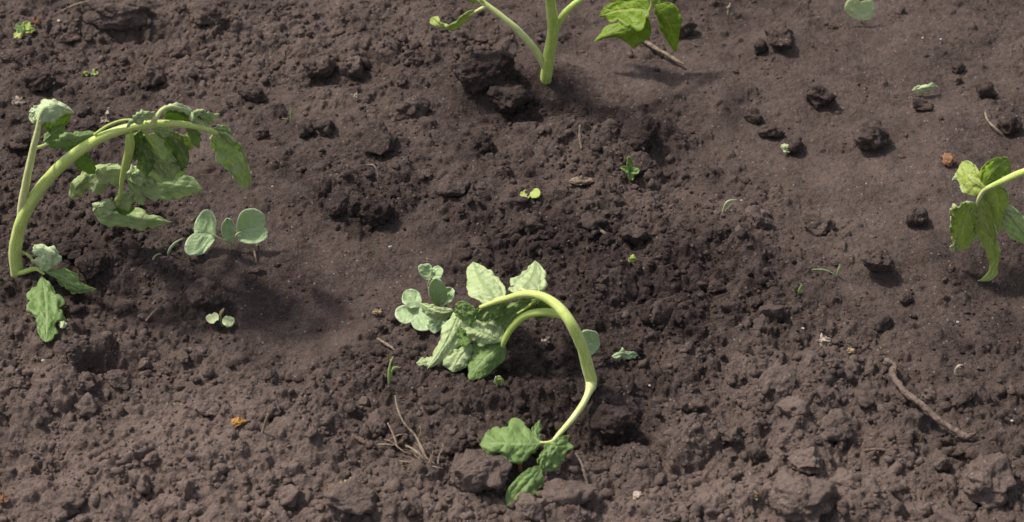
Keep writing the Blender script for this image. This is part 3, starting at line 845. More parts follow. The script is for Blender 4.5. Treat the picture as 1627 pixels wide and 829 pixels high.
leaf("leaflet", [(861, 739, 11), (846, 758, 11), (826, 780, 8), (806, 804, 4)], [(842, 744, 12), (818, 762, 10), (805, 784, 7)], [(864, 762, 7), (854, 783, 5), (828, 802, 3)], (TOP, UNDER), sk, nu=50, nv=25, seed=46, teeth=3, tooth=.05, veins=6, fold=.5)

# ------------------------------------------------------------------ upright seedling at the top, its crown out of the picture
P3 = thing("tomato_seedling", at(868, 126), "upright tomato seedling with thick green stem forking at the top edge", "tomato seedling", "wilted tomato seedlings")
tube("stem", [(866, 136, -6, 4.3), (868, 120, 4, 4.3), (873, 85, 24, 4.2), (879, 48, 44, 4.0), (875, 5, 67, 3.7), (869, -50, 95, 3.4), (866, -110, 124, 2.8), (872, -160, 146, 2.0)], STEM_G, P3, n=80, sides=18, seed=21)
sk = tube("leaf_stalk", [(868, 114, 8, 2.0), (861, 97, 16, 2.6), (848, 76, 26, 2.6), (823, 48, 38, 2.4), (795, 24, 48, 2.1), (766, 2, 57, 1.9), (742, -22, 66, 1.6)], STEM_PALE, P3, n=60, seed=22)
tube("petiolule", [(772, 10, 54, 1.5), (764, 14, 52, 1.3), (756, 18, 50, .9), (744, 26, 46, .7)], STEM_PALE, sk, n=20)
leaf("leaflet", [(756, 19, 49), (738, 31, 44), (715, 42, 38), (696, 40, 37), (687, 27, 40)], [(752, 22, 46), (736, 37, 39), (714, 46, 35), (692, 43, 35), (684, 32, 37)], [(750, 15, 51), (732, 26, 46), (714, 38, 41), (701, 36, 40), (694, 26, 42)], (YELLOWG, TOP), sk, nu=50, nv=15, seed=51, veins=6, ruffle=.8, relief=.5)
leaf("leaflet", [(768, 4, 58), (750, -8, 60), (728, -18, 60), (700, -22, 54)], [(756, -14, 64), (730, -30, 64)], [(754, 2, 54), (728, -4, 52)], (BRIGHT, UNDER), sk, seed=52, teeth=4, tooth=.1)
sk = tube("leaf_stalk", [(882, 46, 44, 2.2), (890, 32, 50, 2.5), (902, 16, 57, 2.4), (925, -3, 65, 2.2), (962, -30, 74, 1.9), (1002, -38, 74, 1.6), (1030, -22, 64, 1.3), (1036, 4, 52, 1.2), (1028, 22, 43, .9), (1018, 32, 38, .6)], STEM_G, P3, n=80, seed=23)
leaf("leaflet", [(1032, 16, 46), (1008, 14, 44), (980, 17, 39), (951, 26, 32)], [(1026, -6, 52), (1000, -6, 48), (972, 1, 42)], [(1024, 48, 38), (1002, 50, 34), (985, 36, 34), (975, 38, 32), (964, 29, 32)], (BRIGHT, TOP), sk, nu=60, nv=29, seed=53, teeth=4, tooth=.2, veins=6, relief=.3)
leaf("leaflet", [(1030, 28, 42), (1004, 44, 35), (974, 53, 29), (943, 67, 20)], [(1016, 32, 40), (992, 30, 36), (978, 35, 33), (960, 43, 29)], [(1036, 52, 30), (1014, 74, 20), (996, 68, 22), (984, 58, 25), (962, 62, 22)], (BRIGHT, TOP), sk, nu=60, nv=29, seed=54, teeth=3, tooth=.12, veins=6, relief=.35)
leaf("leaflet", [(1040, 8, 48), (1056, 26, 42), (1069, 52, 29), (1074, 84, 13)], [(1042, 26, 40), (1051, 50, 29), (1062, 70, 20)], [(1068, 4, 47), (1083, 28, 38), (1079, 60, 24)], (BRIGHT, TOP), sk, nu=60, nv=29, seed=55, teeth=4, tooth=.05, veins=6, fold=.7)
leaf("leaflet", [(1034, 4, 54), (1046, -8, 58), (1056, -16, 60), (1070, -22, 58)], [(1036, -10, 58), (1054, -28, 62)], [(1050, 4, 54), (1070, -8, 55)], (BRIGHT, TOP), sk, seed=56)
sk = tube("leaf_stalk", [(866, -110, 124, 1.4), (840, -140, 136, 1.3), (800, -160, 140, 1.0), (770, -165, 138, .7)], STEM_G, P3, n=30, seed=24)
leaf("leaflet", [(800, -160, 140), (770, -165, 136), (735, -165, 128), (700, -160, 118)], [(780, -190, 144), (735, -192, 132)], [(780, -140, 126), (735, -138, 116)], (BRIGHT, UNDER), sk, seed=57, teeth=5, tooth=.15)
sk = tube("leaf_stalk", [(870, -150, 140, 1.3), (900, -180, 150, 1.2), (940, -190, 150, .9)], STEM_G, P3, n=30, seed=25)
leaf("leaflet", [(920, -187, 150), (950, -185, 146), (985, -180, 138), (1020, -170, 126)], [(945, -212, 152), (990, -208, 140)], [(945, -160, 136), (990, -156, 126)], (BRIGHT, UNDER), sk, seed=58, teeth=5, tooth=.15)

# ------------------------------------------------------------------ seedling rooted beyond the right edge, its tip hanging into the picture
P4 = thing("tomato_seedling", at(1765, 468), "drooping tomato seedling with curled twisted leaves reaching in at the right edge", "tomato seedling", "wilted tomato seedlings")
tube("stem", [(1768, 480, -5, 3.8), (1762, 452, 8, 3.8), (1748, 395, 38, 3.5), (1722, 330, 68, 3.2), (1688, 290, 86, 2.9), (1652, 270, 92, 2.6), (1622, 275, 84, 2.3), (1592, 288, 74, 2.0), (1567, 300, 65, 1.6)], STEM, P4, n=80, sides=16, seed=31)
sk = tube("leaf_stalk", [(1575, 296, 69, 1.3), (1562, 304, 61, 1.3), (1554, 318, 53, 1.1), (1552, 330, 46, .8)], STEM_PALE, P4, n=24, seed=32)
leaf("leaflet", [(1568, 301, 63), (1552, 290, 62), (1538, 276, 61), (1528, 257, 60)], [(1554, 314, 55), (1528, 304, 53), (1519, 278, 55)], [(1566, 288, 65), (1556, 270, 66), (1542, 256, 65)], (LIMP, UNDER), sk, nu=50, nv=25, seed=61, veins=5, fold=.7, teeth=3, tooth=.1)
leaf("leaflet", [(1532, 280, 54), (1526, 281, 52), (1519, 282, 50), (1512, 288, 46)], [(1528, 277, 53), (1520, 279, 50)], [(1528, 286, 50), (1519, 287, 47)], (UNDER, TOP), sk, nu=16, nv=9, seed=62, veins=3)
leaf("leaflet", [(1562, 292, 67), (1574, 276, 68), (1586, 262, 66), (1602, 252, 62)], [(1555, 278, 69), (1568, 258, 70), (1588, 250, 67)], [(1582, 294, 62), (1602, 282, 58), (1606, 264, 58)], (BRIGHT, UNDER), sk, nu=50, nv=25, seed=63, veins=5, fold=.7)
leaf("leaflet", [(1578, 292, 62), (1586, 318, 48), (1586, 345, 34), (1580, 372, 22)], [(1562, 310, 54), (1560, 340, 38), (1566, 362, 26)], [(1598, 300, 56), (1603, 324, 42), (1598, 352, 28)], (LIMP, TOP), sk, nu=50, nv=25, seed=64, veins=6, fold=.3)
leaf("leaflet", [(1552, 324, 50), (1540, 330, 47), (1533, 356, 33), (1518, 398, 12)], [(1536, 318, 53), (1513, 328, 47), (1508, 358, 31), (1514, 384, 19)], [(1562, 340, 42), (1556, 366, 29), (1542, 390, 16)], (LIMP, TOP), sk, nu=60, nv=29, seed=65, veins=6, fold=.2, ruffle=1.4, teeth=4, tooth=.12)
leaf("leaflet", [(1524, 388, 18), (1518, 392, 15), (1513, 394, 13), (1508, 392, 13)], [(1520, 386, 17), (1512, 389, 15)], [(1520, 397, 12), (1512, 398, 11)], (UNDER, TOP), sk, nu=14, nv=9, seed=66)
leaf("leaflet", [(1556, 316, 54), (1560, 345, 42), (1571, 380, 27), (1579, 415, 14), (1572, 436, 7), (1553, 446, 4)], [(1546, 336, 43), (1550, 370, 29), (1566, 402, 16), (1571, 424, 9), (1562, 440, 5)], [(1572, 326, 48), (1581, 362, 34), (1585, 396, 20), (1585, 426, 9), (1573, 444, 4)], (LIMP, GREYLEAF), sk, nu=70, nv=25, seed=67, veins=8, fold=.5, ruffle=1.0)
leaf("leaflet", [(1592, 330, 40), (1606, 346, 32), (1622, 366, 20), (1645, 390, 6)], [(1604, 326, 42), (1622, 340, 34), (1642, 366, 18)], [(1588, 350, 30), (1600, 372, 18), (1622, 386, 8)], (UNDER, TOP), P4, nu=50, nv=25, seed=68, veins=6)
leaf("leaflet", [(1700, 300, 84), (1735, 318, 80), (1768, 350, 66), (1790, 392, 44)], [(1720, 296, 86), (1770, 318, 78), (1800, 360, 56)], [(1700, 325, 70), (1728, 360, 56), (1765, 388, 42)], (TOP, UNDER), P4, seed=69, teeth=5, tooth=.2)


# ------------------------------------------------------------------ weed seedlings
def kidney(parent, base, notch, left, right, mats, seed, veins=3, **kw):
    """a bilobed cotyledon: rails run from its stalk round each lobe to the notch"""
    b, n = np.array(base, float), np.array(notch, float)
    mid = [tuple(b), tuple(b * .6 + n * .4 + np.array([0, 0, -.6])), tuple(b * .2 + n * .8), tuple(n)]
    return leaf("cotyledon", mid, left, right, mats, parent, nu=40, nv=21, seed=seed, veins=veins, relief=.15, ruffle=.25, fold=.15, thick=.4, **kw)


def oval(name, parent, base, tip, half, mats, seed, lift=1.0, **kw):
    """an oval blade from base to tip (px, py, h), half its width in pixels"""
    b, t = np.array(base, float), np.array(tip, float)
    d = t[:2] - b[:2]
    nrm = np.array([d[1], -d[0]]) / (np.linalg.norm(d) + 1e-9)
    mid = [tuple(b)]
    L, Rr = [], []
    for s in (.33, .7):
        c = b + (t - b) * s
        mid.append((c[0], c[1], c[2] + lift * .3))
    mid.append(tuple(t))
    for s, wd in ((.12, .55), (.4, .98), (.72, .88), (.93, .48)):
        c = b + (t - b) * s
        L.append((c[0] + nrm[0] * half * wd, c[1] + nrm[1] * half * wd, c[2] + lift))
        Rr.append((c[0] - nrm[0] * half * wd, c[1] - nrm[1] * half * wd, c[2] + lift))
    opts = dict(nu=24, nv=13, relief=.15, ruffle=.3, fold=.3, thick=.35)
    opts.update(kw)
    return leaf(name, mid, L, Rr, mats, parent, seed=seed, **opts)


CM = (COTY, COTY_PALE)
s = thing("weed_seedling", at(366, 397), "blue-green weed seedling with two wide notched seed leaves and a small true leaf", "weed seedling")
tube("stalk", [(367, 400, -3, 1.1), (367, 392, 3, 1.1), (367, 383, 8, 1.1)], STALK, s, n=14)
tube("petiole", [(367, 384, 7, .9), (356, 382, 9, .8), (342, 375, 11, .8), (336, 373, 12, .5)], STALK, s, n=16)
tube("petiole", [(367, 384, 7, .9), (372, 378, 9, .8), (378, 371, 11, .7), (384, 368, 12, .5)], STALK, s, n=16)
kidney(s, (343, 374, 11), (309, 370, 12), [(344, 352, 19), (338, 336, 23), (325, 333, 24), (313, 346, 19), (308, 362, 14)], [(337, 387, 8), (322, 402, 5), (303, 406, 5), (293, 397, 7), (298, 380, 10)], CM, 71)
kidney(s, (376, 368, 11), (419, 360, 14), [(377, 350, 19), (384, 336, 24), (402, 331, 25), (418, 338, 22), (422, 350, 17)], [(379, 381, 8), (392, 387, 7), (410, 387, 7), (424, 378, 9), (425, 366, 12)], CM, 72)
oval("true_leaf", s, (366, 386, 7), (361, 346, 25), 11, (COTY, SPROUT), 73, lift=2, veins=5, relief=.5)

s = thing("weed_seedling", at(688, 468), "pale weed seedling with two small round seed leaves behind the bent tomato leaves", "weed seedling", "pale weed seedlings by the middle tomato")
tube("stalk", [(682, 466, -2, .7), (681, 455, 5, .7), (683, 444, 11, .6)], STALK, s, n=14)
kidney(s, (684, 443, 11), (672, 420, 19), [(676, 444, 9), (666, 434, 12), (664, 424, 16), (668, 420, 18)], [(688, 436, 14), (687, 424, 18), (680, 419, 20)], CM, 74)
oval("cotyledon", s, (685, 442, 11), (700, 424, 17), 9.5, CM, 75, lift=1)
s = thing("weed_seedling", at(697, 492), "weed seedling with an upright oval seed leaf and a paler tilted one", "weed seedling", "pale weed seedlings by the middle tomato")
tube("stalk", [(698, 494, -2, .8), (698, 488, 3, .8), (698, 484, 6, .7)], STALK, s, n=12)
oval("cotyledon", s, (697, 486, 5), (693, 442, 26), 14.5, (COTY, SPROUT), 76, lift=2)
oval("cotyledon", s, (698, 486, 5), (718, 457, 17), 12, CM, 77, lift=2)
s = thing("weed_seedling", at(664, 492), "flat pale weed seedling left of the tomato leaves, its seed leaves spread like clover", "weed seedling", "pale weed seedlings by the middle tomato")
tube("stalk", [(668, 494, -2, .8), (667, 489, 4, .8), (666, 485, 7, .7)], STALK, s, n=12)
oval("cotyledon", s, (667, 486, 8), (642, 463, 14), 15, CM, 78, lift=1.5)
kidney(s, (669, 487, 8), (653, 511, 6), [(678, 500, 8), (688, 512, 7), (678, 525, 4), (660, 523, 4)], [(655, 483, 10), (632, 488, 10), (628, 502, 8), (640, 514, 5)], CM, 79)
s = tag(leaf("fallen_leaflet", [(666, 481, 18), (684, 492, 20), (703, 498, 19), (720, 494, 18)], [(680, 482, 21), (698, 485, 22), (714, 488, 20)], [(674, 497, 14), (692, 506, 13), (712, 502, 14)], (UNDER, TOP), None, seed=80, veins=7, fold=.6), "long pale leaflet lying across the weed seedlings with its veins showing", "leaf")
s = tag(leaf("fallen_leaflet", [(700, 502, 12), (694, 512, 9), (690, 520, 6), (690, 530, 3)], [(686, 506, 9), (680, 518, 5)], [(710, 506, 12), (704, 520, 7)], (COTY, COTY_PALE), None, nu=24, nv=15, seed=81, veins=4), "small grey-green leaflet tucked under the pale ones by the weed seedlings", "leaf")

s = thing("weed_seedling", at(350, 518), "tiny wilting seedling with two cream-green leaves on smooth soil", "weed seedling", "small sprouts on the bed")
tube("stalk", [(354, 522, -2, .6), (352, 512, 4, .6), (350, 503, 8, .6), (351, 494, 12, .5)], STALK, s, n=16)
oval("leaf", s, (348, 501, 9), (327, 506, 5), 7.5, (COTY_PALE, COTY), 82)
oval("leaf", s, (353, 508, 7), (373, 510, 4), 8.5, (COTY_PALE, COTY), 83)
tube("withered_tip", [(350, 500, 9, .8), (353, 494, 12, .9), (356, 490, 13, .4)], TAN, s, n=10)

s = thing("weed_seedling", at(38, 58), "yellow-green frilly seedling near the top left corner", "weed seedling", "small sprouts on the bed")
tube("stalk", [(38, 62, -2, .7), (38, 54, 4, .7), (38, 48, 8, .5)], STALK, s, n=12)
oval("leaf", s, (38, 50, 7), (22, 58, 4), 7, (YELLOWG, SPROUT), 84, teeth=4, tooth=.25)
oval("leaf", s, (38, 49, 7), (46, 34, 13), 8, (YELLOWG, SPROUT), 85, teeth=4, tooth=.25)
oval("leaf", s, (38, 50, 8), (26, 38, 12), 8, (SPROUT, YELLOWG), 86, teeth=4, tooth=.25)
oval("leaf", s, (40, 50, 7), (56, 46, 8), 5, (YELLOWG, SPROUT), 87, teeth=3, tooth=.2)

s = thing("weed_seedling", at(1367, 34), "single heart-shaped pale green seed leaf on bare soil at the top", "weed seedling", "small sprouts on the bed")
tube("stalk", [(1368, 38, -2, .7), (1367, 26, 5, .7), (1368, 14, 11, .5)], STALK, s, n=12)
kidney(s, (1370, 32, 4), (1367, 4, 17), [(1352, 26, 6), (1342, 14, 12), (1347, 0, 18), (1360, -2, 20)], [(1384, 28, 5), (1391, 12, 12), (1386, 1, 17), (1375, 1, 18)], (COTY_PALE, COTY), 88)

s = thing("weed_seedling", at(1000, 282), "bright green star-shaped seedling beside a dark clod right of the middle", "weed seedling", "small sprouts on the bed")
tube("stalk", [(1001, 288, -2, .6), (1001, 278, 4, .6)], STALK, s, n=10)
oval("leaf", s, (1001, 274, 5), (999, 248, 17), 5, (SPROUT, TOP), 89)
oval("leaf", s, (1001, 272, 6), (986, 266, 9), 4.5, (SPROUT, TOP), 90)
oval("leaf", s, (1001, 273, 6), (1016, 270, 8), 5.5, (SPROUT, TOP), 91)
oval("leaf", s, (1001, 274, 6), (1003, 287, 2), 5, (SPROUT, TOP), 92)

s = thing("weed_seedling", at(842, 314), "pale yellow seedling with two stubby lobes in the centre of the bed", "weed seedling", "small sprouts on the bed")
tube("stalk", [(842, 318, -2, .6), (842, 311, 4, .6)], STALK, s, n=10)
oval("leaf", s, (845, 308, 5), (826, 311, 5), 8, (YELLOWG, COTY_PALE), 93)
oval("leaf", s, (839, 309, 5), (858, 303, 8), 7.5, (YELLOWG, COTY_PALE), 94)
s = thing("weed_seedling", at(937, 566), "round green seed leaf behind the hooked tomato stem", "weed seedling", "small sprouts on the bed")
tube("stalk", [(928, 572, -2, .8), (927, 562, 5, .8), (924, 552, 10, .6)], STALK, s, n=12)
kidney(s, (922, 550, 11), (952, 540, 13), [(922, 534, 18), (932, 524, 21), (948, 527, 19)], [(926, 563, 6), (938, 565, 6), (952, 552, 9)], (COTY, COTY_PALE), 95)

# leaves and buds lying loose
tag(leaf("fallen_leaflet", [(972, 566, 5), (986, 561, 7), (1002, 561, 6), (1018, 562, 3)], [(980, 559, 7), (1000, 557, 7)], [(982, 571, 4), (1002, 569, 3)], (COTY, TOP), None, nu=24, nv=13, seed=96, veins=4), "narrow green seed leaf lying flat right of the hooked stem", "leaf")
tag(leaf("fallen_leaflet", [(1449, 143, 3), (1461, 140, 6), (1474, 138, 7), (1490, 137, 4)], [(1458, 135, 7), (1476, 133, 7)], [(1458, 147, 3), (1476, 145, 3)], (COTY_PALE, SPROUT), None, nu=24, nv=13, seed=97, veins=4), "light green oval leaflet lying alone on smooth soil at the upper right", "leaf")
tag(leaf("fallen_leaflet", [(1241, 230, 5), (1247, 233, 5), (1252, 236, 4), (1258, 240, 2)], [(1248, 228, 6), (1255, 233, 5)], [(1243, 238, 3), (1250, 241, 2)], (COTY_PALE, COTY), None, nu=16, nv=9, seed=98, veins=3), "tiny whitish leaf bit in front of a dark clod at the upper right", "leaf")
tag(leaf("fallen_leaflet", [(998, 412, 4), (1003, 410, 6), (1008, 411, 6), (1014, 414, 3)], [(1003, 407, 6), (1009, 408, 6)], [(1002, 416, 3), (1009, 417, 3)], (YELLOWG, COTY_PALE), None, nu=16, nv=9, seed=99, veins=3), "tiny yellow leaf bit on the crumbly mound above the hooked stem", "leaf")
s = thing("leaf_bud", at(792, 612), "small cream bud standing in the shade below the bent tomato leaves", "bud")
tube("stalk", [(793, 616, -2, .6), (792, 606, 4, .6), (792, 600, 8, .4)], STALK, s, n=10)
oval("bud_scale", s, (793, 614, 2), (790, 597, 9), 7, (UNDER, SPROUT), 101, lift=2)
oval("bud_scale", s, (794, 614, 2), (795, 600, 9), 5, (YELLOWG, SPROUT), 102, lift=1)

# ------------------------------------------------------------------ grass sprouts
def sprout(px, py, blades, label, pale=False, name="grass_sprout"):
    s = thing(name, at(px, py), label, "grass sprout", "grass sprouts on the bed")
    for b in blades:
        tube("blade", b, BLADE_PALE if pale else BLADE, s, n=22, sides=8, flat=.55)
    return s


sprout(462, 192, [[(463, 196, -2, .5), (462, 186, 4, .6), (461, 170, 12, .2)], [(460, 196, -2, .4), (456, 189, 2, .5), (447, 188, 4, .2)]], "single upright grass blade on bare soil right of the arching tomato")
sprout(1150, 336, [[(1149, 342, -2, .6), (1150, 332, 4, .7), (1156, 320, 10, .6), (1170, 317, 9, .2)], [(1150, 340, -2, .5), (1158, 328, 5, .5), (1166, 322, 8, .2)]], "pale hooked grass blade beside a brown clod right of the middle", True)
sprout(1328, 437, [[(1330, 442, -2, .6), (1322, 434, 4, .7), (1308, 428, 7, .7), (1290, 428, 7, .3)], [(1330, 440, -2, .6), (1332, 430, 5, .7), (1335, 420, 9, .2)]], "yellow-green grass sprout leaning left on the right side")
sprout(1266, 468, [[(1268, 474, -2, .6), (1270, 462, 6, .8), (1274, 452, 12, .3)], [(1267, 474, -2, .5), (1263, 464, 4, .7), (1259, 460, 7, .2)], [(1268, 474, -2, .5), (1272, 465, 4, .6), (1275, 460, 7, .2)]], "short forked green grass sprout at the foot of the crumbly mound")
sprout(1177, 556, [[(1177, 560, -2, .7), (1177, 550, 4, .9), (1176, 540, 9, .3)], [(1178, 560, -2, .5), (1180, 552, 4, .5), (1183, 548, 5, .2)]], "small dark green grass tip between clods at the lower right")
sprout(620, 610, [[(620, 618, -2, .8), (618, 598, 9, .9), (620, 578, 18, .6), (625, 566, 22, .2)], [(620, 616, -2, .7), (621, 596, 10, .6), (626, 584, 15, .5), (636, 584, 14, .25)]], "grass sprout with two curved blades left of the bent tomato leaves")
sprout(243, 418, [[(242, 420, -2, .5), (244, 410, 4, .7), (250, 404, 8, .6), (256, 403, 9, .25)]], "short curved pale grass blade below the arching tomato, the left one", True)
sprout(268, 404, [[(267, 408, -2, .6), (270, 396, 6, .9), (278, 386, 11, .8), (290, 379, 13, .3)]], "longer curved pale grass blade just left of the blue-green seedling", True)

# ------------------------------------------------------------------ twigs, stalks and dry roots


def twig(pts, mat, label, name="twig", cat="twig", knots=(), **kw):
    s = thing(name, at(pts[0][0], pts[0][1], 0), label, cat)
    tube("shaft", pts, mat, s, n=kw.get('n', 60), sides=12, rough=.34, rfreq=2.2, seed=len(label))
    for kp in knots:
        tube("knot", kp, mat, s, n=12, sides=9, rough=.3, seed=3)
    return s


twig([(1408, 572, 4.5, 2.04), (1417, 582, 7.5, 2.46), (1421, 600, 8.5, 1.95), (1444, 628, 9.5, 1.87), (1462, 640, 9.5, 2.04), (1488, 664, 8.5, 1.78), (1516, 683, 7.5, 1.87), (1540, 696, 6.5, 1.95), (1546, 699, 5.5, 1.36)], TWIG_RED, "thick reddish brown bent twig lying at the lower right", knots=[[(1416, 580, 7.5, 1.87), (1408, 577, 10.5, 1.70), (1404, 575, 11.5, 0.85)], [(1536, 694, 7.5, 1.53), (1546, 690, 9.5, 1.27), (1550, 688, 9.5, 0.51)]], n=90)
twig([(1018, 61, 4, 1.2), (1036, 73, 4, 1.4), (1060, 87, 4, 1.4), (1086, 102, 3, .8)], STRAW, "straight grey-brown stick under the bright leaf at the top")
twig([(931, 350, 7, 1.0), (945, 358, 8, 1.2), (958, 368, 7, 1.1), (973, 379, 4, .7)], STRAW, "thin pale straw lying on the crumbly mound in the middle")
twig([(922, 199, 12, .8), (921, 215, 7, 1.0), (924, 236, 2, .8)], STRAW, "short straw standing among crumbs below the upright seedling", name="straw", cat="straw")
twig([(560, 692, 4, 1.1), (575, 700, 5, 1.5), (592, 712, 3, 1.4)], TWIG, "stubby brown stick left of the dry root tuft")
twig([(416, 696, -1, 1.0), (419, 680, 7, .9), (426, 658, 17, .7)], STRAW, "pale dead stalk standing upright at the lower left", name="dead_stalk", cat="stalk")
twig([(1372, 716, 3, .7), (1400, 714, 4, .9), (1430, 718, 3, .8), (1450, 722, 2, .5)], TWIG, "very thin dark twig left of the reddish twig's lower end")
twig([(600, 538, 3, .7), (616, 548, 5, .8), (634, 560, 4, .8), (648, 574, 2, .5)], STRAW, "thin curved straw left of the tomato leaves", name="straw", cat="straw")
twig([(936, 776, 2, .5), (930, 758, 6, .7), (924, 736, 10, .6), (914, 720, 12, .3)], STRAW, "fine dry stalk right of the lowest tomato leaf", name="dead_stalk", cat="stalk")
twig([(98, 18, 6, .7), (118, 8, 9, .9), (140, 2, 9, .8), (165, -4, 6, .5)], STRAW, "thin light root curling over the clod at the top left", name="root_strand", cat="root")
twig([(1565, 178, 3, .5), (1570, 192, 4, .7), (1582, 204, 3, .7), (1592, 212, 1, .4)], STRAW, "thin faint straw on smooth soil at the far right", name="straw", cat="straw")
twig([(582, 262, 6, .4), (592, 262, 9, .5), (599, 270, 7, .5), (600, 282, 3, .4)], STRAW, "hair-thin root hooked over the dark clod in the upper middle", name="root_strand", cat="root")
twig([(232, 510, 3, .6), (240, 500, 5, .8), (250, 490, 4, .5)], STRAW, "short bit of straw below the arching tomato", name="straw", cat="straw")
twig([(828, 752, 0, 1.2), (826, 742, 4, 1.3), (829, 732, 6, 1.0)], RUST, "rusty stump of stalk under the lower tomato leaflet", name="dead_stalk", cat="stalk")
twig([(1520, 602, 1, .7), (1518, 590, 6, .8), (1522, 582, 9, .7), (1530, 580, 9, .3)], CHAFF, "small white curled root tip right of the reddish twig", name="root_strand", cat="root")
twig([(410, 388, 1, .5), (404, 396, 3, .6), (406, 408, 2, .6), (408, 418, 0, .4)], STRAW, "faint root below the right seed leaf of the blue-green seedling", name="root_strand", cat="root")

s = thing("dry_root_tuft", at(680, 738), "tangle of fine dry roots sprawling left of the lowest tomato leaf", "root tuft")
rs = np.random.default_rng(4)
FIB = [
    [(628, 628, 14, .6), (632, 650, 15, .8), (642, 672, 14, .9), (660, 692, 11, 1.0), (672, 716, 7, 1.0), (682, 738, 1, .8)],
    [(616, 672, 9, .6), (624, 688, 10, .8), (630, 706, 9, .8), (632, 714, 6, .5)],
    [(600, 706, 6, .5), (614, 706, 8, .8), (626, 707, 8, .7), (640, 700, 7, .4)],
    [(645, 708, 7, .8), (660, 716, 9, 1.0), (672, 728, 6, 1.1), (678, 738, 2, .8)],
    [(664, 682, 14, .5), (668, 678, 16, .6), (668, 690, 13, .6), (664, 700, 10, .5), (674, 722, 6, .7), (686, 736, 2, .6)],
    [(618, 728, 4, .4), (636, 732, 6, .6), (656, 736, 5, .6), (676, 744, 2, .6)],
    [(610, 698, 8, .4), (622, 702, 9, .5), (640, 716, 8, .5), (654, 722, 6, .4)],
    [(616, 700, 7, .5), (626, 694, 9, .6), (638, 690, 9, .5), (648, 692, 7, .3)],
    [(688, 716, 8, .4), (686, 728, 7, .5), (684, 740, 3, .6)],
    [(704, 744, 4, .4), (694, 742, 5, .5), (684, 740, 3, .5)],
]
for _ in range(14):
    x, y = 682 + rs.normal(0, 6), 736 + rs.normal(0, 4)
    a = rs.uniform(2.4, 5.2)
    L = rs.uniform(20, 62)
    f = []
    for q in np.linspace(1, 0, 4):
        f.append((x + math.cos(a) * L * q + rs.normal(0, 3.0), y + math.sin(a) * L * .7 * q + rs.normal(0, 2.5), 3 + 6 * q * rs.uniform(.3, 1), .25 + .4 * (1 - q)))
    FIB.append(f)
for i, f in enumerate(FIB):
    f = [(q[0], q[1], q[2], q[3] * .68) for q in f]
    tube("root_fibre", f, STRAW if i in (0, 2, 3, 4) else ROOT, s, n=26, sides=7, rough=.2, seed=i)

# ------------------------------------------------------------------ flakes and grit


def flake(px, py, w, h, mat, label, seed, name="leaf_scrap", cat="leaf scrap", lift=2.5, ang=0.0, tilt=.3):
    rs = np.random.default_rng(seed)
    ca, sa = math.cos(ang), math.sin(ang)

    def p(x, y, z):
        X, Y = x * w / 2, y * h / 2
        return (px + X * ca - Y * sa, py + X * sa + Y * ca, lift + z + tilt * (-y) * 1.5 + rs.uniform(-.5, .5))
    j = lambda: rs.uniform(.7, 1.15)
    return tag(leaf(name, [p(-1, .1, 0), p(-.35, -.1, 1.2), p(.35, .05, 1.0), p(1, 0, 0)],
                    [p(-.75, -.75 * j(), 1), p(-.1, -1 * j(), 1), p(.5, -.8 * j(), 1)], [p(-.7, .8 * j(), -.5), p(0, 1 * j(), 0), p(.6, .7 * j(), -.5)],
                    (mat, mat), None, nu=20, nv=13, teeth=3, tooth=.2, seed=seed, relief=.3, ruffle=1.1, fold=.4), label, cat)


flake(380, 669, 24, 17, OCHRE, "orange-yellow leaf scrap between crumbs at the lower left", 1)
flake(556, 770, 40, 16, TAN, "tan scrap of dead leaf on crumbly soil at the bottom", 2)
flake(524, 776, 14, 12, RUST, "small reddish scrap beside the tan one at the bottom", 3)
flake(1506, 252, 20, 26, RUST, "rust-brown crinkled leaf scrap left of the drooping right tomato", 4, ang=-.6)
flake(6, 792, 16, 18, RUST, "dull red scrap at the bottom left corner", 5)
flake(58, 34, 10, 14, RUST, "brown withered tip beside the frilly yellow-green seedling", 6, lift=6)
flake(136, 118, 12, 8, YELLOWG, "small yellow leaf scrap at the upper left, the left one of two", 7)
flake(152, 118, 14, 8, YELLOWG, "small yellow leaf scrap at the upper left, the right one of two", 8)
flake(30, 162, 22, 15, CHAFF, "bleached whitish husk at the left edge above the pale tomato leaf", 9)
flake(168, 190, 18, 9, CHAFF, "dry pale husk behind the arching stem", 10, ang=-.5)
flake(172, 180, 7, 20, CHAFF, "thin upright sliver of dry husk behind the arching stem", 11, tilt=4, lift=6)
flake(868, 541, 14, 9, CHAFF, "pinkish husk in the hollow of the hooked stem", 12, ang=-.8)
flake(1310, 542, 26, 9, CHAFF, "flat pale wood chip at the right below the crumbly mound", 13)
flake(1352, 556, 10, 12, TAN, "small tan chip right of the pale wood chip", 14)
flake(1015, 787, 18, 15, CHAFF, "light pinkish chip at the bottom right of the tomato leaflets", 15)
flake(1160, 14, 9, 18, CHAFF, "greyish wood sliver standing at the top edge", 16, tilt=3)
flake(600, 496, 18, 9, TAN, "straw-coloured curled scrap left of the weed seedlings", 17)
flake(566, 153, 10, 8, CHAFF, "small pale chip below the light brown clod at the upper middle", 18)
flake(1198, 787, 24, 12, TAN, "tan stone-like chip beside the large clod at the bottom right", 19)
flake(925, 287, 42, 18, ROOT, "brown piece of dry leaf beside the bright star-shaped seedling", 20)
flake(1340, 790, 34, 8, RUST, "reddish brown sliver right of the large bottom clod", 21)

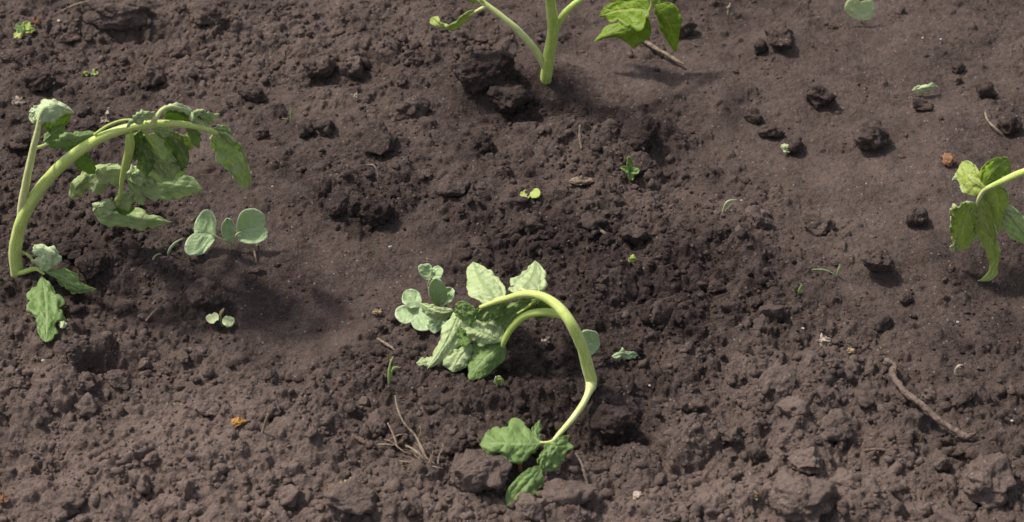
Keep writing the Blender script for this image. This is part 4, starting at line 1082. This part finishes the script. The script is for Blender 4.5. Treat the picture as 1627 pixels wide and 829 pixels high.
GRITS = [(94, 33, 9, "white grit beside the frilly seedling at the top left"), (1270, 600, 5, "white grit left of the round brown clod"), (1178, 318, 5, "white grit near the hooked grass blade"),
         (1466, 60, 5, "small white grit on smooth soil at the upper right, left of its twin"), (1495, 62, 6, "small white grit on smooth soil at the upper right, right of its twin"), (68, 572, 7, "white grit below the lowest leaflet of the arching tomato"),
         (433, 296, 5, "white grit right of the hanging tip leaf"), (686, 632, 6, "white grit below the pale fallen tomato leaves"), (747, 660, 5, "white grit above the lobed lower leaflet"), (1032, 612, 7, "white grit right of the hooked stem's foot"),
         (1608, 668, 6, "white grit right of the reddish twig"), (755, 260, 5, "white grit above the rounded clod in the upper middle"), (1275, 522, 7, "white fleck beside the grey-brown clod right of the middle"), (1217, 738, 7, "white fleck on a dark clod at the lower right"),
         (672, 771, 7, "pale grit below the dry root tuft"), (779, 143, 7, "white grit in the crack beside the upright seedling"), (1029, 344, 5, "white grit below the star-shaped seedling"), (620, 392, 8, "pale flat grit on the smooth shaded soil"), (1522, 512, 7, "white grit below the drooping right tomato")]
for i, (px, py, d, lab) in enumerate(GRITS):
    v, f = clod_shape(3, 300 + i, .15, 6)
    k = .00038 * d / 2.5
    p = at(px, py, 2.2)
    me = mesh_from("grit", v * k / np.abs(v).max() * np.array([1.1, 1, .8]), f)
    tag(link("grit", me, WHITE, None, p), lab, "grit", "white grit on the bed")

# ------------------------------------------------------------------ clods big enough to point at
CLODS = [
    (768, 110, 108, 64, "large dark clod behind the foot of the upright seedling", 143, -.05, 6), (812, 152, 84, 50, "dark rounded clod in front of the upright seedling's stem", 140, -.1, 6),
    (508, 106, 58, 52, "dark knobbly clod at the top, left of the light brown one", 13, -.05, 5), (556, 104, 44, 38, "light brown rounded clod right of the dark knobbly one", 14, .2, 5),
    (652, 92, 44, 28, "low brown clod at the top between two darker ones", 15, .1, 5), (240, 122, 46, 42, "jutting brown clod above the arching tomato", 16, .12, 5),
    (288, 85, 40, 28, "smooth oval clod at the upper left beside two small ones", 17, .0, 5), (185, 22, 115, 48, "long wide clod at the top left", 18, .1, 6),
    (335, 22, 66, 44, "broad dark clod at the top, right of the long wide one", 19, 0, 5), (655, 172, 62, 36, "flattened clod left of the dark crack", 20, .05, 5),
    (602, 224, 62, 54, "steep dark clod in the upper middle", 21, -.05, 5), (720, 299, 58, 44, "rounded grey-brown clod left of the pale yellow seedling", 22, .12, 5),
    (1303, 148, 52, 42, "black-shadowed angular clod on smooth soil, upper right", 23, -.1, 5), (1381, 213, 64, 50, "double-humped dark clod on smooth soil at the right", 24, -.05, 5),
    (1237, 60, 44, 50, "tall dark clod at the upper right with a small one beside it", 25, -.05, 5), (1208, 74, 24, 24, "small clod hugging the tall dark one at the upper right", 26, -.1, 4),
    (1196, 183, 32, 27, "small dark clod above the tiny whitish leaf bit", 27, -.1, 4), (1224, 208, 46, 22, "flat dark clod left of the tiny whitish leaf bit", 28, -.1, 4),
    (1262, 230, 32, 30, "dark clod right behind the tiny whitish leaf bit", 29, -.1, 4), (1016, 208, 62, 78, "tall cluster clod between the upright seedling and the star-shaped one", 30, -.15, 6),
    (1020, 262, 54, 40, "smooth brown clod right behind the star-shaped seedling", 31, .05, 5), (400, 150, 48, 32, "dark flat clod at the upper left with a shadowed front", 32, -.1, 5),
    (416, 211, 25, 22, "small round clod right of the arching tomato's top", 33, -.05, 4), (486, 205, 30, 32, "dark small clod below the upright grass blade, left of its neighbour", 34, -.1, 4), (516, 201, 34, 34, "dark small clod below the upright grass blade, right of its neighbour", 35, -.1, 4),
    (766, 226, 42, 44, "upright dark clod above the rounded grey-brown one", 36, -.15, 5), (596, 332, 62, 52, "craggy dark clod beside the smooth hollow", 37, -.15, 6), (540, 326, 52, 40, "crumbly dark clod left of the craggy one by the hollow", 38, -.1, 5),
    (1214, 524, 48, 52, "pitted grey-brown clod on the right flank of the mound", 39, .15, 5), (1232, 608, 66, 52, "smooth rounded brown stone-like clod at the lower right", 40, .15, 5),
    (1160, 688, 44, 38, "dark-bottomed rounded clod left of the flat grey one", 41, .0, 5), (1282, 733, 62, 42, "flat grey clod above the large bottom one", 42, .15, 5),
    (1278, 790, 116, 76, "largest knobbly clod at the bottom right", 43, .1, 6), (1126, 800, 64, 42, "smooth pinkish brown clod at the bottom, right of the middle", 44, .3, 5),
    (1572, 762, 84, 76, "angular flat-topped clod near the bottom right corner", 45, .12, 6), (1488, 815, 38, 28, "small light clod at the bottom right edge", 46, .15, 4),
    (1526, 632, 54, 42, "dark clod behind the reddish twig", 47, -.02, 5), (1403, 512, 32, 30, "lone black clod on smooth soil at the right", 48, -.2, 4), (1455, 343, 40, 34, "dark clod left of the drooping right tomato", 49, -.1, 4),
    (1394, 412, 56, 40, "jagged low clod below and left of the drooping tomato", 50, -.05, 5), (1440, 474, 26, 20, "small clod on smooth soil under the drooping tomato", 51, -.05, 4), (1302, 360, 54, 36, "low ridge-like clod right of the pale hooked grass", 52, 0, 5),
    (1205, 345, 44, 40, "reddish brown clod right of the pale hooked grass", 53, .2, 5), (762, 748, 108, 66, "broad crumbly clod left of the lowest leaflet", 54, 0, 6), (846, 806, 60, 42, "pinkish clod in front of the lowest leaflet's tip", 55, .1, 5),
    (972, 668, 84, 56, "dark mound-shaped clod right of the thin leaf stalk", 56, -.15, 6), (556, 792, 90, 50, "wide dark clod under the tan leaf scrap", 57, 0, 5), (222, 766, 38, 36, "dark round clod at the lower left", 58, -.05, 4),
    (330, 470, 72, 44, "dark crumbly clod above the tiny wilting seedling", 59, -.1, 5), (1308, 630, 38, 26, "small brown clod right of the stone-like one", 60, .1, 4), (148, 420, 62, 44, "dark clod right of the arching tomato's foot", 61, -.15, 5),
    (112, 398, 44, 32, "brown clod behind the curled pale leaflet at the arch's foot", 62, -.05, 5), (425, 598, 26, 22, "small dark clod on smooth soil at the lower left", 63, -.1, 4), (1466, 166, 38, 24, "dark flat clod just below the light green oval leaflet", 64, -.1, 4),
    (1523, 106, 24, 20, "small dark pellet above the light green oval leaflet", 65, -.1, 4), (1566, 140, 34, 30, "dark clod at the right edge of the upper bed", 66, -.1, 4), (1604, 192, 40, 44, "dark crumbling clod above the drooping tomato", 67, -.1, 4),
    (100, 798, 74, 44, "pale dry clod near the bottom left corner", 68, .2, 5), (330, 650, 46, 32, "light crumb cluster clod left of the orange scrap", 69, .1, 5), (905, 786, 90, 54, "broad dark clod right of the lowest leaflet's tip", 70, -.05, 5),
    (62, 128, 56, 34, "dark clod at the upper left below the frilly seedling", 71, -.05, 5), (1088, 42, 44, 32, "brown clod right of the hanging bright leaflet", 72, .05, 4), (30, 226, 40, 34, "brown clod at the left edge behind the pale leaf stalk", 73, 0, 4),
    (1325, 680, 64, 40, "crumbly brown clod between the stone-like clod and the twig", 74, .12, 5), (188, 604, 54, 30, "clod on the near rim of the deep hole", 76, .05, 5), (132, 606, 46, 34, "smaller clod on the near left rim of the deep hole", 77, .0, 5),
    (862, 372, 48, 36, "crumbly dark clod left of the thin pale straw", 78, -.1, 5), (1010, 372, 52, 40, "brown clod right of the thin pale straw", 79, .0, 5), (1000, 555, 48, 26, "dark low clod right of the hooked stem", 80, -.1, 4),
    (962, 628, 40, 22, "small dark clod at the foot of the hooked stem", 85, -.12, 5), (700, 640, 64, 34, "dark crumbly clod below the pale fallen leaves", 81, -.05, 5), (1490, 730, 44, 34, "brown clod below the reddish twig", 82, .05, 5), (1100, 640, 46, 34, "dark clod at the lower right of the hooked stem", 83, -.02, 5), (1085, 590, 40, 28, "low clod left of the small dark green grass tip", 84, -.02, 5),
]
for (px, py, w_, h_, lab, sd_, dr, sub) in CLODS:
    clod(px, py, w_, h_, lab, sd_, dr, sub, facets=1 if sd_ > 139 else 3)

# ------------------------------------------------------------------ daylight: hazy sun from the left and a little behind
SUN_TO = np.array([1.0, -.58])                     # where shadows fall, x right, y away
SUN_EL = R(55)
sd = SUN_TO / np.linalg.norm(SUN_TO)
ld = bpy.data.lights.new("sun", 'SUN')
ld.energy = 3.7
ld.angle = R(5)
ld.color = (1, .95, .87)
lo = bpy.data.objects.new("sun", ld)
COL.objects.link(lo)
dirv = Vector((sd[0] * math.cos(SUN_EL), sd[1] * math.cos(SUN_EL), -math.sin(SUN_EL)))
lo.rotation_euler = dirv.to_track_quat('-Z', 'Y').to_euler()
lo.location = (-1, .6, 2)
w = bpy.data.worlds.new("World")
scene.world = w
w.use_nodes = True
nt = w.node_tree
bg = nt.nodes["Background"]
sky = nt.nodes.new("ShaderNodeTexSky")
sky.sky_type = 'NISHITA'
sky.sun_disc = False
sky.sun_elevation = SUN_EL
sky.sun_rotation = math.atan2(-sd[0], -sd[1])
sky.dust_density = 3.0
hz = nt.nodes.new("ShaderNodeHueSaturation")          # milky, hazy daylight rather than a deep blue sky
hz.inputs['Saturation'].default_value = .5
nt.links.new(sky.outputs[0], hz.inputs['Color'])
nt.links.new(hz.outputs[0], bg.inputs[0])
bg.inputs[1].default_value = .15
scene.view_settings.view_transform = 'Standard'
scene.view_settings.look = 'None'
scene.view_settings.gamma = 1
scene.view_settings.use_curve_mapping = False
scene.view_settings.exposure = 0.34
scene.render.engine = 'CYCLES'
scene.cycles.use_denoising = True
scene.cycles.max_bounces = 6
scene.cycles.filter_width = 1.55
